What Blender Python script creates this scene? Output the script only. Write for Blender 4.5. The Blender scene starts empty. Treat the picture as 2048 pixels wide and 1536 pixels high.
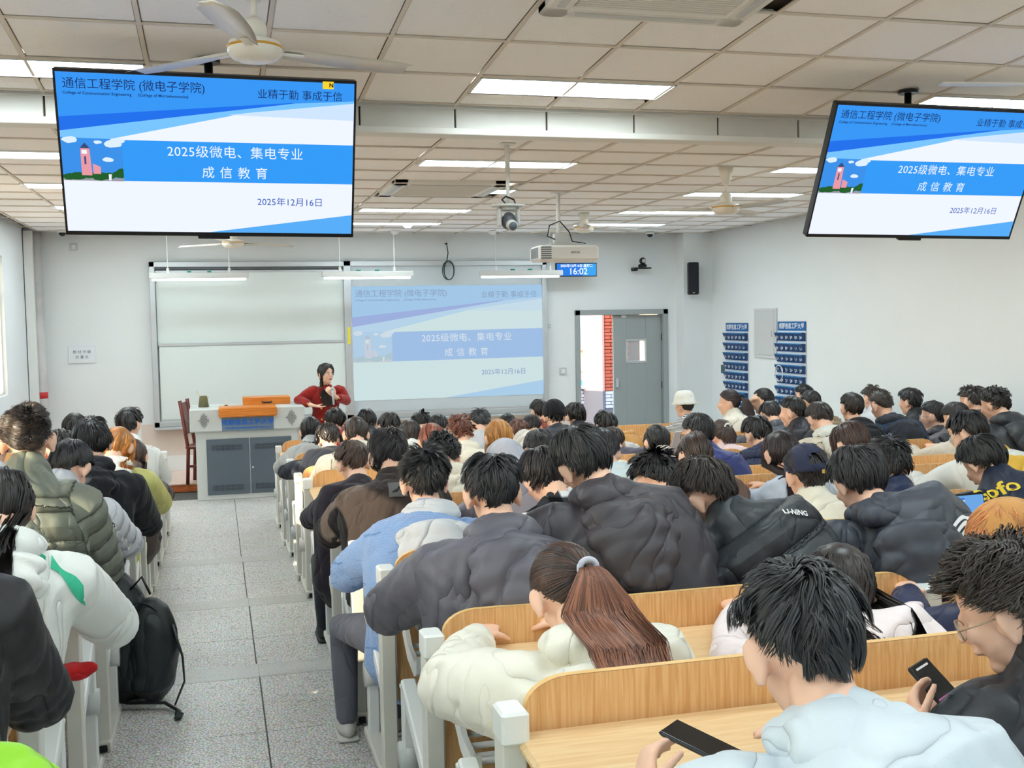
import bpy, math, random
import numpy as np
from mathutils import Matrix, Vector, Euler
from mathutils.bvhtree import BVHTree
PI = math.pi
SC = bpy.context.scene
COL = SC.collection
# ------------------------------------------------------------------ camera
FPX, YAW, PITCH, ROLL = 2204.0, .263, .060, .018
cy_, sy_ = math.cos(YAW), math.sin(YAW); cp_, sp_ = math.cos(PITCH), math.sin(PITCH); cr_, sr_ = math.cos(ROLL), math.sin(ROLL)
_f = np.array([sy_*cp_, cy_*cp_, -sp_]); _r = np.array([cy_, -sy_, 0.]); _d = np.cross(_f, _r)
CM = np.array([_r*cr_+_d*sr_, -_r*sr_+_d*cr_, _f])          # rows: right, down, forward
cam = bpy.data.cameras.new('camera'); camo = bpy.data.objects.new('camera', cam); COL.objects.link(camo)
cam.sensor_width = 36.0; cam.lens = FPX/2048*36.0; cam.clip_start = .05; cam.clip_end = 200
camo.matrix_world = Matrix(((CM[0][0], -CM[1][0], -CM[2][0], 0), (CM[0][1], -CM[1][1], -CM[2][1], 0), (CM[0][2], -CM[1][2], -CM[2][2], 0), (0, 0, 0, 1)))
SC.camera = camo
def at(px, py, Y):
    """the point of the room at depth Y (metres along the hall) that the photograph shows at px, py"""
    d = CM.T @ np.array([(px-1024)/FPX, (py-768)/FPX, 1.]); return d/d[1]*Y
# ------------------------------------------------------------------ world, sun, exposure
def lin(c):
    return tuple(((v/255)/12.92 if v/255 <= .04045 else ((v/255+.055)/1.055)**2.4) for v in c)
W = bpy.data.worlds.new('world'); SC.world = W; W.use_nodes = True
nt = W.node_tree; bg = nt.nodes['Background']
sky = nt.nodes.new('ShaderNodeTexSky'); sky.sky_type = 'NISHITA'; sky.sun_disc = False
sky.sun_elevation = math.radians(24); sky.sun_rotation = math.radians(250); sky.air_density = 1.2; sky.dust_density = 1.5
nt.links.new(sky.outputs[0], bg.inputs[0]); bg.inputs[1].default_value = 0.5
sun = bpy.data.lights.new('sun', 'SUN'); suno = bpy.data.objects.new('sun', sun); COL.objects.link(suno)
sun.energy = 4.5; sun.angle = .009; sun.color = (1.0, .86, .62)
SUNDIR = Vector((1.0, .62, -.50))
suno.rotation_euler = SUNDIR.to_track_quat('-Z', 'Y').to_euler()
PANEL_E = 9.5
SC.view_settings.view_transform = 'Standard'; SC.view_settings.look = 'None'
SC.view_settings.exposure = 1.12; SC.view_settings.gamma = 1.0; SC.view_settings.use_curve_mapping = False
SC.cycles.max_bounces = 6; SC.cycles.diffuse_bounces = 5; SC.cycles.glossy_bounces = 2; SC.cycles.transmission_bounces = 4
SC.cycles.transparent_max_bounces = 6; SC.cycles.caustics_reflective = False; SC.cycles.caustics_refractive = False
SC.cycles.use_denoising = True; SC.cycles.sample_clamp_indirect = 4.0; SC.cycles.use_adaptive_sampling = True
SC.cycles.adaptive_threshold = 0.02
# ------------------------------------------------------------------ materials
MATS = {}
def mat(name, col, rough=.6, metal=0, spec=.4, bump=None, emit=None, sheen=0, alpha=None, trans=0, vary=None, coat=0, aniso=0):
    if name in MATS: return MATS[name]
    m = bpy.data.materials.new(name); m.use_nodes = True; MATS[name] = m
    n = m.node_tree.nodes; l = m.node_tree.links; b = n['Principled BSDF']
    c = (*lin(col), 1) if max(col) > 1.0 else (*col, 1)
    b.inputs['Base Color'].default_value = c; b.inputs['Roughness'].default_value = rough
    b.inputs['Metallic'].default_value = metal; b.inputs['Specular IOR Level'].default_value = spec
    if sheen: b.inputs['Sheen Weight'].default_value = sheen; b.inputs['Sheen Roughness'].default_value = .5
    if coat: b.inputs['Coat Weight'].default_value = coat
    if trans: b.inputs['Transmission Weight'].default_value = trans; b.inputs['IOR'].default_value = 1.3
    if emit: b.inputs['Emission Color'].default_value = (*lin(emit[0]), 1); b.inputs['Emission Strength'].default_value = emit[1]
    if alpha is not None: b.inputs['Alpha'].default_value = alpha
    m['_c'] = c[:3]
    if vary:                      # (scale, amount): mottled colour
        tc = n.new('ShaderNodeTexCoord'); no = n.new('ShaderNodeTexNoise'); no.inputs['Scale'].default_value = vary[0]; no.inputs['Detail'].default_value = 3
        mx = n.new('ShaderNodeMixRGB'); mx.blend_type = 'MULTIPLY'; mx.inputs[1].default_value = c
        rp = n.new('ShaderNodeValToRGB'); rp.color_ramp.elements[0].position = .3; rp.color_ramp.elements[1].position = .7
        k = 1-vary[1]; rp.color_ramp.elements[0].color = (k, k, k, 1)
        mx.inputs[0].default_value = 1; l.new(tc.outputs['Object'], no.inputs[0]); l.new(no.outputs[0], rp.inputs[0]); l.new(rp.outputs[0], mx.inputs[2]); l.new(mx.outputs[0], b.inputs['Base Color'])
    if bump:                      # (scale, strength, distance)
        tc = n.new('ShaderNodeTexCoord'); no = n.new('ShaderNodeTexNoise'); no.inputs['Scale'].default_value = bump[0]; no.inputs['Detail'].default_value = 2
        bp = n.new('ShaderNodeBump'); bp.inputs['Strength'].default_value = bump[1]; bp.inputs['Distance'].default_value = bump[2]
        l.new(tc.outputs['Object'], no.inputs[0]); l.new(no.outputs[0], bp.inputs['Height']); l.new(bp.outputs[0], b.inputs['Normal'])
    return m
def folds(m, scale=5.5, dist=.012, strength=.7, quilt=False):
    """soft creases (and quilting seams from the 'seam' attribute) as relief"""
    n = m.node_tree.nodes; l = m.node_tree.links; b = n['Principled BSDF']
    tc = n.new('ShaderNodeTexCoord'); no = n.new('ShaderNodeTexNoise'); no.inputs['Scale'].default_value = scale; no.inputs['Detail'].default_value = 2.0; no.inputs['Roughness'].default_value = .45; no.inputs['Distortion'].default_value = 1.1
    mp = n.new('ShaderNodeMapping'); mp.inputs['Scale'].default_value = (1, 1, .6); mp.inputs['Rotation'].default_value = (.3, .5, .2); l.new(tc.outputs['Object'], mp.inputs[0]); l.new(mp.outputs[0], no.inputs[0])
    m1 = n.new('ShaderNodeMath'); m1.operation = 'SUBTRACT'; m1.inputs[1].default_value = .5; l.new(no.outputs[0], m1.inputs[0]); m2 = n.new('ShaderNodeMath'); m2.operation = 'ABSOLUTE'; l.new(m1.outputs[0], m2.inputs[0])
    m3 = n.new('ShaderNodeMath'); m3.operation = 'POWER'; m3.inputs[1].default_value = .6; l.new(m2.outputs[0], m3.inputs[0])
    b2 = n.new('ShaderNodeBump'); b2.inputs['Strength'].default_value = strength; b2.inputs['Distance'].default_value = dist; l.new(m3.outputs[0], b2.inputs['Height'])
    if quilt:
        at_ = n.new('ShaderNodeAttribute'); at_.attribute_name = 'seam'; pp = n.new('ShaderNodeMath'); pp.operation = 'PINGPONG'; pp.inputs[1].default_value = .5; l.new(at_.outputs['Fac'], pp.inputs[0])
        pw = n.new('ShaderNodeMath'); pw.operation = 'POWER'; pw.inputs[1].default_value = .38; l.new(pp.outputs[0], pw.inputs[0]); b3 = n.new('ShaderNodeBump'); b3.inputs['Strength'].default_value = .9; b3.inputs['Distance'].default_value = .03
        l.new(pw.outputs[0], b3.inputs['Height']); l.new(b2.outputs[0], b3.inputs['Normal']); last = b3
    else: last = b2
    old = [k for k in n if k.type == 'BUMP' and k not in (b2, last)]
    for k in old: l.new(last.outputs[0], k.inputs['Normal'])
    l.new((old[0] if old else last).outputs[0], b.inputs['Normal']); return m
def fabric(col, rough=.85, kind='cloth'):
    nm = 'cloth_%s_%d_%d_%d' % (kind, *col)
    if nm in MATS: return MATS[nm]
    if kind in ('nylon', 'quilt'): return folds(mat(nm, col, .46, spec=.45, bump=(300, .15, .004)), 4.2, .045, .8, kind == 'quilt')
    if kind == 'fleece': return folds(mat(nm, col, .95, spec=.1, sheen=.5, bump=(160, .6, .01)), 4.0, .03, .7)
    return folds(mat(nm, col, rough, spec=.22, sheen=.12, bump=(220, .25, .004)), 4.5, .04, .8)
def hairmat(col, col2=None, tag=''):
    nm = 'hair_%d_%d_%d' % tuple(col)+tag
    if nm in MATS: return MATS[nm]
    m = mat(nm, col, .36, spec=.55)
    n = m.node_tree.nodes; l = m.node_tree.links; b = n['Principled BSDF']
    at_ = n.new('ShaderNodeAttribute'); at_.attribute_name = 'strand'; rp = n.new('ShaderNodeValToRGB')
    c = np.array(lin(col)); c2 = np.array(lin(col2)) if col2 else c*1.9+.004
    rp.color_ramp.elements[0].color = (*(c*.7), 1); rp.color_ramp.elements[1].color = (*c2, 1)
    l.new(at_.outputs['Fac'], rp.inputs[0]); l.new(rp.outputs[0], b.inputs['Base Color'])
    return m
def wood(name, c1, c2, scale=(3, 60, 60), rough=.42):
    if name in MATS: return MATS[name]
    m = mat(name, c1, rough, spec=.4); n = m.node_tree.nodes; l = m.node_tree.links; b = n['Principled BSDF']
    tc = n.new('ShaderNodeTexCoord'); mp = n.new('ShaderNodeMapping'); mp.inputs['Scale'].default_value = scale
    no = n.new('ShaderNodeTexNoise'); no.inputs['Scale'].default_value = 1.6; no.inputs['Detail'].default_value = 4; no.inputs['Distortion'].default_value = .6
    rp = n.new('ShaderNodeValToRGB'); rp.color_ramp.elements[0].position = .38; rp.color_ramp.elements[1].position = .62
    rp.color_ramp.elements[0].color = (*lin(c2), 1); rp.color_ramp.elements[1].color = (*lin(c1), 1)
    l.new(tc.outputs['Object'], mp.inputs[0]); l.new(mp.outputs[0], no.inputs[0]); l.new(no.outputs[0], rp.inputs[0]); l.new(rp.outputs[0], b.inputs['Base Color'])
    return m
WALL = mat('wall_paint', (236, 240, 241), .8, spec=.2, bump=(30, .08, .01), vary=(1.2, .03))
WALL_L = mat('wall_paint_left', (234, 238, 241), .8, spec=.2)
WHITE = mat('white_plastic', (232, 233, 230), .45)
STEEL = mat('cream_steel', (222, 221, 212), .42, spec=.5, vary=(5, .05))
GREY = mat('light_grey_metal', (200, 203, 202), .4)
BLACK = mat('black_plastic', (18, 19, 22), .4)
DARKG = mat('slate_grey_metal', (92, 104, 115), .45)
ALU = mat('aluminium', (205, 210, 214), .35, metal=.5)
DESKW = wood('desk_wood', (238, 206, 160), (230, 190, 140), (4, 60, 60))
BACKW = wood('backrest_wood', (236, 192, 136), (220, 164, 106), (70, 70, 3))
ORW = wood('orange_wood', (228, 142, 62), (210, 120, 44), (3, 40, 40), .35)
REDW = wood('red_wood', (120, 50, 40), (96, 36, 30), (40, 40, 3), .35)
SKIN = mat('skin', (244, 198, 172), .5, spec=.35); SKIN.node_tree.nodes['Principled BSDF'].inputs['Subsurface Weight'].default_value = .0
DOORG = mat('door_grey', (160, 168, 168), .5)
GLASS = mat('clear_glass', (245, 250, 250), .03, spec=.5, alpha=.22)
# ------------------------------------------------------------------ objects and tags
def tag(o, label=None, cat=None, group=None, kind=None):
    if label: o['label'] = label
    if cat: o['category'] = cat
    if group: o['group'] = group
    if kind: o['kind'] = kind
    return o
def thing(name, label, cat, loc=(0, 0, 0), rz=0, group=None, kind=None):
    o = bpy.data.objects.new(name, None); COL.objects.link(o); o.location = loc; o.rotation_euler = (0, 0, rz); o.empty_display_size = .1
    return tag(o, label, cat, group, kind)
def link(name, me, parent=None, m=None, loc=None, rot=None):
    o = bpy.data.objects.new(name, me); COL.objects.link(o)
    if parent is not None: o.parent = parent
    if m is not None:
        if not me.materials: me.materials.append(m)
        elif me.materials[0] != m: o.material_slots[0].link = 'OBJECT'; o.material_slots[0].material = m
    if loc is not None: o.location = loc
    if rot is not None: o.rotation_euler = rot
    return o
def copy_tree(o, parent=None):
    c = o.copy(); COL.objects.link(c)
    if parent is not None: c.parent = parent
    for ch in o.children: copy_tree(ch, c)
    return c
def nrm(v): v = np.asarray(v, float); return v/max(1e-9, np.linalg.norm(v))
class MB:
    """collects simple shapes into one mesh"""
    def __init__(s): s.v = []; s.f = []; s.n = 0
    def add(s, v, f):
        v = np.asarray(v, float); s.v.append(v); s.f += [tuple(i+s.n for i in q) for q in f]; s.n += len(v); return s
    def box(s, c, d, b=.004, M=None):
        c = np.array(c, float); hx, hy, hz = np.array(d, float)/2; b = min(b, hx*.9, hy*.9, hz*.9); V = []
        for z, i in ((-hz, b), (-hz+b, 0), (hz-b, 0), (hz, b)):
            X, Y = hx-i, hy-i
            for x, y in ((X, Y-b), (X-b, Y), (-X+b, Y), (-X, Y-b), (-X, -Y+b), (-X+b, -Y), (X-b, -Y), (X, -Y+b)): V.append((x, y, z))
        V = np.array(V)
        if M is not None: V = V @ np.array(M).T
        F = [tuple(range(7, -1, -1)), tuple(range(24, 32))]
        for k in range(3):
            for j in range(8): a = k*8+j; e = k*8+(j+1) % 8; F.append((a, e, e+8, a+8))
        return s.add(V+c, F)
    def bb(s, a, b_, bev=.004): a = np.array(a, float); b_ = np.array(b_, float); return s.box((a+b_)/2, np.abs(b_-a), bev)
    def tube(s, pts, rad, seg=10, side=None, ry=None, cap=True, round_=False):
        P = np.array(pts, float); n = len(P); R = np.full(n, rad, float) if np.isscalar(rad) else np.array(rad, float)
        RY = R if ry is None else (np.full(n, ry, float) if np.isscalar(ry) else np.array(ry, float))
        T = np.gradient(P, axis=0); T /= np.maximum(np.linalg.norm(T, axis=1, keepdims=True), 1e-9)
        u = nrm(np.cross(T[0], [0, 0, 1]) if abs(T[0][2]) < .9 else np.cross(T[0], [0, 1, 0])) if side is None else np.array(side, float)
        ang = np.arange(seg)/seg*2*PI; V = []
        if round_:
            e0 = P[0]-T[0]*R[0]*.6; e1 = P[-1]+T[-1]*R[-1]*.6
            P = np.vstack([e0, P, e1]); T = np.vstack([T[0], T, T[-1]]); R = np.concatenate([[R[0]*.6], R, [R[-1]*.6]]); RY = np.concatenate([[RY[0]*.6], RY, [RY[-1]*.6]]); n += 2
        for i in range(n):
            if side is None: u = nrm(u-T[i]*np.dot(u, T[i]))
            else: u = nrm(np.array(side)-T[i]*np.dot(side, T[i]))
            w = np.cross(T[i], u)
            V.append(P[i]+np.outer(np.cos(ang)*R[i], u)+np.outer(np.sin(ang)*RY[i], w))
        F = []
        for i in range(n-1):
            for j in range(seg): a = i*seg+j; e = i*seg+(j+1) % seg; F.append((a, e, e+seg, a+seg))
        if cap: F.append(tuple(range(seg-1, -1, -1))); F.append(tuple(range((n-1)*seg, n*seg)))
        return s.add(np.vstack(V), F)
    def ell(s, c, r, nu=16, nv=10, M=None):
        V = [(0, 0, -1)]
        for i in range(1, nv):
            t = -PI/2+PI*i/nv
            for j in range(nu): a = 2*PI*j/nu; V.append((math.cos(t)*math.cos(a), math.cos(t)*math.sin(a), math.sin(t)))
        V.append((0, 0, 1)); V = np.array(V)*np.array(r)
        if M is not None: V = V @ np.array(M).T
        F = [(0, 1+(j+1) % nu, 1+j) for j in range(nu)]
        for i in range(nv-2):
            for j in range(nu): a = 1+i*nu+j; e = 1+i*nu+(j+1) % nu; F.append((a, e, e+nu, a+nu))
        L = len(V)-1; o = 1+(nv-2)*nu; F += [(o+j, o+(j+1) % nu, L) for j in range(nu)]
        return s.add(V+np.array(c, float), F)
    def lathe(s, prof, c=(0, 0, 0), seg=24, sx=1, sy=1):
        V = []; n = len(prof)
        for r, z in prof:
            for j in range(seg): a = 2*PI*j/seg; V.append((r*math.cos(a)*sx, r*math.sin(a)*sy, z))
        F = []
        for i in range(n-1):
            for j in range(seg): a = i*seg+j; e = i*seg+(j+1) % seg; F.append((a, e, e+seg, a+seg))
        F.append(tuple(range(seg-1, -1, -1))); F.append(tuple(range((n-1)*seg, n*seg)))
        return s.add(np.array(V)+np.array(c, float), F)
    def prism(s, poly, y0, y1):
        """poly in the x,z plane, extruded along y"""
        n = len(poly); V = [(x, y0, z) for x, z in poly]+[(x, y1, z) for x, z in poly]
        F = [tuple(range(n)), tuple(range(2*n-1, n-1, -1))]+[(i, i+n, (i+1) % n+n, (i+1) % n) for i in range(n)]
        return s.add(V, F)
    def mesh(s, smooth=False, m=None):
        me = bpy.data.meshes.new('m'); me.from_pydata(np.vstack(s.v).tolist() if s.v else [], [], s.f)
        if smooth: me.shade_smooth()
        if m: me.materials.append(m)
        return me
    def make(s, name, m, parent=None, smooth=False, loc=None, rot=None):
        return link(name, s.mesh(smooth, m), parent, None, loc, rot)
# temporary scene for evaluating modifiers and text
TMP = bpy.data.scenes.new('tmp')
def bake(o):
    TMP.collection.objects.link(o); vl = TMP.view_layers[0]; vl.update(); dg = vl.depsgraph; dg.update()
    me = bpy.data.meshes.new_from_object(o.evaluated_get(dg), depsgraph=dg)
    TMP.collection.objects.unlink(o); old = o.data; t = o.type; bpy.data.objects.remove(o)
    (bpy.data.meshes if t == 'MESH' else bpy.data.curves).remove(old)
    return me
def remesh(mb, voxel, smooth=4, fac=.5):
    o = bpy.data.objects.new('t', mb.mesh()); r = o.modifiers.new('r', 'REMESH'); r.mode = 'VOXEL'; r.voxel_size = voxel
    if smooth: s = o.modifiers.new('s', 'SMOOTH'); s.iterations = smooth; s.factor = fac
    me = bake(o); me.shade_smooth(); return me
def text_mesh(s, size, extrude=0., align='CENTER', shear=0, bold=0, space=1.0):
    c = bpy.data.curves.new('t', 'FONT'); c.body = s; c.size = size; c.align_x = align; c.align_y = 'CENTER'; c.extrude = extrude; c.shear = shear; c.offset = bold; c.space_character = space
    c.resolution_u = 3
    me = bake(bpy.data.objects.new('t', c)); co = getv(me); 
    if len(co): setv(me, np.stack([co[:, 0], -co[:, 2], co[:, 1]], 1))     # stands upright, faces -y
    return me
def getv(me):
    a = np.empty(len(me.vertices)*3, np.float32); me.vertices.foreach_get('co', a); return a.reshape(-1, 3).astype(float)
def setv(me, v): me.vertices.foreach_set('co', np.asarray(v, np.float32).ravel()); me.update()
def getn(me):
    a = np.empty(len(me.vertices)*3, np.float32); me.vertex_normals.foreach_get('vector', a); return a.reshape(-1, 3).astype(float)
def noise3(v, freq, seed, octs=3):
    rs = np.random.RandomState(seed); out = np.zeros(len(v)); amp = 1
    for o in range(octs):
        w = v+.35/freq*np.sin(v[:, [1, 2, 0]]*freq*1.3+rs.rand(3)*6)
        acc = np.zeros(len(v))
        for k in range(4):
            d = nrm(rs.randn(3)); acc += np.sin(w @ d*freq*(1+.3*k)+rs.rand()*6.28)
        out += amp*acc/2.2; amp *= .5; freq *= 2.1
    return out/1.8
# ------------------------------------------------------------------ the hall
XL, XR, YF, YB = -2.22, 7.0, 15.0, -3.0
CF, YBK = 1.174, 6.78                         # far ceiling height, bulkhead
SL = .067
def cnear(y): return 1.32+SL*(6.75-y)
EDGES = [-3.0, .54, 2.3, 4.06, 5.82, 7.58, 9.34, 15.0]; LEV = [-1.54, -1.62, -1.70, -1.78, -1.86, -1.94, -2.02]
def fl(y):
    for k in range(7):
        if y < EDGES[k+1]: return LEV[k]
    return LEV[-1]
# floor: stepped slabs with terrazzo tiles
TERR = mat('terrazzo', (206, 206, 202), .38, spec=.5)
def _terr(m, scale, lo, hi):
    n = m.node_tree.nodes; l = m.node_tree.links; b = n['Principled BSDF']
    g = n.new('ShaderNodeNewGeometry'); v = n.new('ShaderNodeTexVoronoi'); v.feature = 'DISTANCE_TO_EDGE'; v.inputs['Scale'].default_value = scale
    no = n.new('ShaderNodeTexNoise'); no.inputs['Scale'].default_value = 3; no.inputs['Detail'].default_value = 5
    rp = n.new('ShaderNodeValToRGB'); rp.color_ramp.elements[0].position = .02; rp.color_ramp.elements[1].position = .17; rp.color_ramp.elements[0].color = (*lin(lo), 1); rp.color_ramp.elements[1].color = (*lin(hi), 1)
    mx = n.new('ShaderNodeMixRGB'); mx.blend_type = 'MULTIPLY'; mx.inputs[0].default_value = .22
    v2 = n.new('ShaderNodeTexVoronoi'); v2.inputs['Scale'].default_value = scale; mx2 = n.new('ShaderNodeMixRGB'); mx2.blend_type = 'MULTIPLY'; mx2.inputs[0].default_value = .18
    l.new(g.outputs['Position'], v.inputs['Vector']); l.new(g.outputs['Position'], v2.inputs['Vector']); l.new(g.outputs['Position'], no.inputs[0]); l.new(v.outputs[0], rp.inputs[0]); l.new(rp.outputs[0], mx.inputs[1]); l.new(no.outputs[0], mx.inputs[2])
    l.new(mx.outputs[0], mx2.inputs[1]); l.new(v2.outputs['Color'], mx2.inputs[2]); l.new(mx2.outputs[0], b.inputs['Base Color'])
_terr(TERR, 62, (172, 166, 156), (252, 252, 250))
NOSE = mat('nosing_granite', (198, 199, 196), .45, spec=.4); _terr(NOSE, 150, (190, 188, 182), (236, 236, 232))
SEAM = mat('floor_seam', (90, 90, 88), .8)
floor = thing('floor', 'stepped speckled grey terrazzo floor with smooth nosing strips', None, kind='structure')
mb = MB()
for k in range(7): mb.bb((XL, EDGES[k], -2.4), (XR, EDGES[k+1], LEV[k]-.006), 0)
mb.make('floor_slab', SEAM, floor)
xs = [-2.2, -1.42, -.64, .17, .98, 1.79, 2.6]
for k in range(1, 7):
    y0, y1 = EDGES[k], EDGES[k+1]
    if k < 6: rows = [(y0, y0+.77, TERR), (y0+.77, y1-.22, TERR), (y1-.22, y1, NOSE)]
    else: rows = [(y0+.75*i, y0+.75*i+.75, TERR) for i in range(6)]
    for a, b, m in rows:
        me = MB().box((0, 0, -.006), (.81-.006 if m is TERR else .81, b-a-.006, .03), .002).mesh(False, m); 
        for x in xs[:-1]:
            if b > 13.6: continue
            link('nosing_strip' if m is NOSE else 'floor_tile', me, floor, None, (x+.4, (a+b)/2, LEV[k]-.009))
big = MB()
for k in range(1, 7): big.bb((2.6-.005, EDGES[k], LEV[k]-.02), (XR, EDGES[k+1]-.01, LEV[k]), .001)
big.bb((XL, -3, LEV[0]-.02), (XR, .54, LEV[0]), .001); big.make('floor_field', TERR, floor)
# walls
def wall(name, parts, m, label):
    w = MB()
    for a, b in parts: w.bb(a, b, 0)
    return tag(w.make(name, m), label, None, None, 'structure')
DX0, DX1, DZ1 = 4.985, 6.41, .09               # door opening
wall('wall_front', [((XL-.2, YF, -2.5), (DX0, YF+.22, 1.6)), ((DX1, YF, -2.5), (XR+.2, YF+.22, 1.6)), ((DX0, YF, DZ1), (DX1, YF+.22, 1.6))], WALL, 'white front wall behind the boards')
wall('wall_right', [((XR, YB-.2, -2.5), (XR+.2, YF, 2.2))], WALL, 'plain white right wall')
wall('wall_back', [((XL, YB-.2, -2.5), (XR, YB, 2.4))], WALL, 'white back wall')
WINS = [(2.92, 3.66), (6.25, 7.05), (9.6, 10.8), (12.0, 13.2), (.6, 2.0), (-1.6, .0)]  # last pair added out of view to raise the ambient light
wz0, wz1 = -.75, .78
parts = [((XL-.2, YB, -2.5), (XL, YF, wz0)), ((XL-.2, YB, wz1), (XL, YF, 2.2))]; yy = YB
for a, b in sorted(WINS): parts.append(((XL-.2, yy, wz0), (XL, a, wz1))); yy = b
parts.append(((XL-.2, yy, wz0), (XL, YF, wz1)))
wall('wall_left', parts, WALL_L, 'white left wall with windows')
BLIND = mat('blind_cloth', (240, 240, 236), .9)
_n = BLIND.node_tree.nodes; _l = BLIND.node_tree.links; _t = _n.new('ShaderNodeBsdfTranslucent'); _t.inputs[0].default_value = (.9, .9, .88, 1); _x = _n.new('ShaderNodeMixShader'); _x.inputs[0].default_value = .6; _l.new(_n['Principled BSDF'].outputs[0], _x.inputs[1]); _l.new(_t.outputs[0], _x.inputs[2]); _l.new(_x.outputs[0], _n['Material Output'].inputs[0])
for i, (a, b) in enumerate(WINS):
    w = thing('window_%d' % (i+1), 'aluminium framed window in the left wall', None, (XL-.1, (a+b)/2, 0), kind='structure')
    f = MB(); h = (b-a)/2
    f.bb((-.03, -h, wz0), (.03, -h+.05, wz1), .003); f.bb((-.03, h-.05, wz0), (.03, h, wz1), .003); f.bb((-.03, -h, wz0), (.03, h, wz0+.05), .003); f.bb((-.03, -h, wz1-.05), (.03, h, wz1), .003); f.bb((-.03, -h, .3), (.03, h, .34), .003)
    f.make('window_frame', ALU, w)
    if i > 1: MB().bb((.05, -h, wz0-.1), (.06, h, wz1+.05), 0).make('added_blind', BLIND, w)  # blinds added to hold back the sun and spread soft daylight
    po = bpy.data.lights.new('daylight_portal', 'AREA'); po.shape = 'RECTANGLE'; po.size = 1.5; po.size_y = b-a; po.cycles.is_portal = True
    p_ = bpy.data.objects.new('daylight_portal', po); COL.objects.link(p_); p_.location = (XL-.12, (a+b)/2, 0); p_.rotation_euler = (0, -PI/2, 0)
for nm, a, b in (('trim_1', (XL, YF-.09, -2.02), (XL+.02, YF, CF)), ('trim_2', (6.55, YF-.28, -2.02), (XR, YF, CF))):
    w = MB(); w.bb(a, b, 0); tag(w.make(nm, WALL), 'white corner pier beside the front wall', None, None, 'structure')
# lower band on the front wall and stage
w = MB(); w.bb((-.95, YF-.012, -1.92), (4.9, YF+.01, -1.30), 0); tag(w.make('trim_3', mat('cream_wall_band', (226, 214, 204), .8)), 'cream painted band below the boards', None, None, 'structure')
w = MB(); w.bb((XL, YF-.03, -1.92), (4.9, YF+.02, -1.72), .002); tag(w.make('baseboard_front', mat('white_tile_skirt', (236, 240, 240), .3)), 'white glazed skirting below the front wall', None, None, 'structure')
stage = thing('stage_platform', 'low wood-faced stage platform with pink tiled top beneath the lectern and boards', 'platform', (1.2, 14.35, -2.02))
MB().bb((-3.3, -.63, 0), (3.6, .62, .085), .004).make('riser_face', wood('riser_wood', (206, 120, 70), (176, 88, 44), (3, 30, 30)), stage)
mpk = mat('pink_tile', (240, 208, 192), .25)
tm = MB().box((0, 0, 0), (.595, .635, .02), .003).mesh(False, mpk)
for i in range(-5, 6):
    for j in range(2): link('tile', tm, stage, None, (i*.6+.3, -.32+.62*j, .097))
# ceiling
def _tile():
    m = mat('ceiling_tile', (226, 220, 214), .9, spec=.1); n = m.node_tree.nodes; l = m.node_tree.links; b = n['Principled BSDF']
    g = n.new('ShaderNodeNewGeometry'); v = n.new('ShaderNodeTexVoronoi'); v.inputs['Scale'].default_value = 90; v.inputs['Randomness'].default_value = 1
    rp = n.new('ShaderNodeValToRGB'); rp.color_ramp.elements[0].position = .12; rp.color_ramp.elements[1].position = .2; rp.color_ramp.elements[0].color = (*lin((238, 233, 228)), 1); rp.color_ramp.elements[1].color = (*lin((254, 252, 250)), 1)
    no = n.new('ShaderNodeTexNoise'); no.inputs['Scale'].default_value = 11; no.inputs['Detail'].default_value = 3; mm = n.new('ShaderNodeMath'); mm.operation = 'MULTIPLY_ADD'; mm.inputs[1].default_value = .5
    l.new(g.outputs['Position'], v.inputs['Vector']); l.new(g.outputs['Position'], no.inputs[0]); l.new(no.outputs[0], mm.inputs[0]); l.new(v.outputs['Distance'], mm.inputs[2])
    rp.color_ramp.elements[0].position = .36; rp.color_ramp.elements[1].position = .5
    l.new(mm.outputs[0], rp.inputs[0]); l.new(rp.outputs[0], b.inputs['Base Color']); return m
TILE = _tile(); RAIL = mat('ceiling_rail', (222, 212, 198), .5); VOID = mat('ceiling_void', (110, 96, 84), .9)
ceil = thing('ceiling', 'dropped ceiling of square mineral tiles in a metal grid', None, kind='structure')
th = math.atan(SL)
TX0, TP, TPY = .897-.6*6+.6*.03, .594, .615
pan = [(1.5, 6.05), (4.46, 6.05), (-1.52, 6.05)]
tme = MB().box((0, 0, .012), (.568, .590, .02), .004).mesh(False, TILE)
tmf = MB().box((0, 0, .012), (.570, .572, .02), .004).mesh(False, TILE)
gx = [.897+TP*i for i in range(-6, 11)]
rng = random.Random(4)
for i in range(-6, 11):
    for j in range(6):
        x0 = .897+TP*i; y1 = 6.73-TPY*j
        if x0 < XL or x0+TP > XR+.05: continue
        if j == 0 and any(abs(x0+TP/2-(a+.3)) < .3 or abs(x0+TP/2-(a+.9)) < .3 for a, _ in pan): 
            h = .17
            for (ya, yb) in ((y1-.615, y1-.615+.13), (y1-.18, y1)):
                t = MB().box((0, 0, .012), (.568, yb-ya-.02, .02), .004).mesh(False, TILE); link('ceiling_tile', t, ceil, None, (x0+TP/2, (ya+yb)/2, cnear((ya+yb)/2)), (-th, 0, 0))
            continue
        if j == 3 and 1.4 < x0+TP/2 < 2.6: continue
        yc = y1-TPY/2; link('ceiling_tile', tme, ceil, None, (x0+TP/2, yc, cnear(yc)+rng.uniform(0, .003)), (-th+rng.uniform(-.003, .003), 0, 0))
g = MB(); A = Matrix.Rotation(-th, 3, 'X')
for x in gx:
    if XL < x < XR:
        yc = 4.9; g.box((x, yc, cnear(yc)+.001), (.022, 3.75, .01), .002, A)
for j in range(7): y = 6.73-TPY*j; g.box((2.4, y, cnear(y)), (9.2, .022, .01), .002, A)
g.make('grid_rail', RAIL, ceil)
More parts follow.
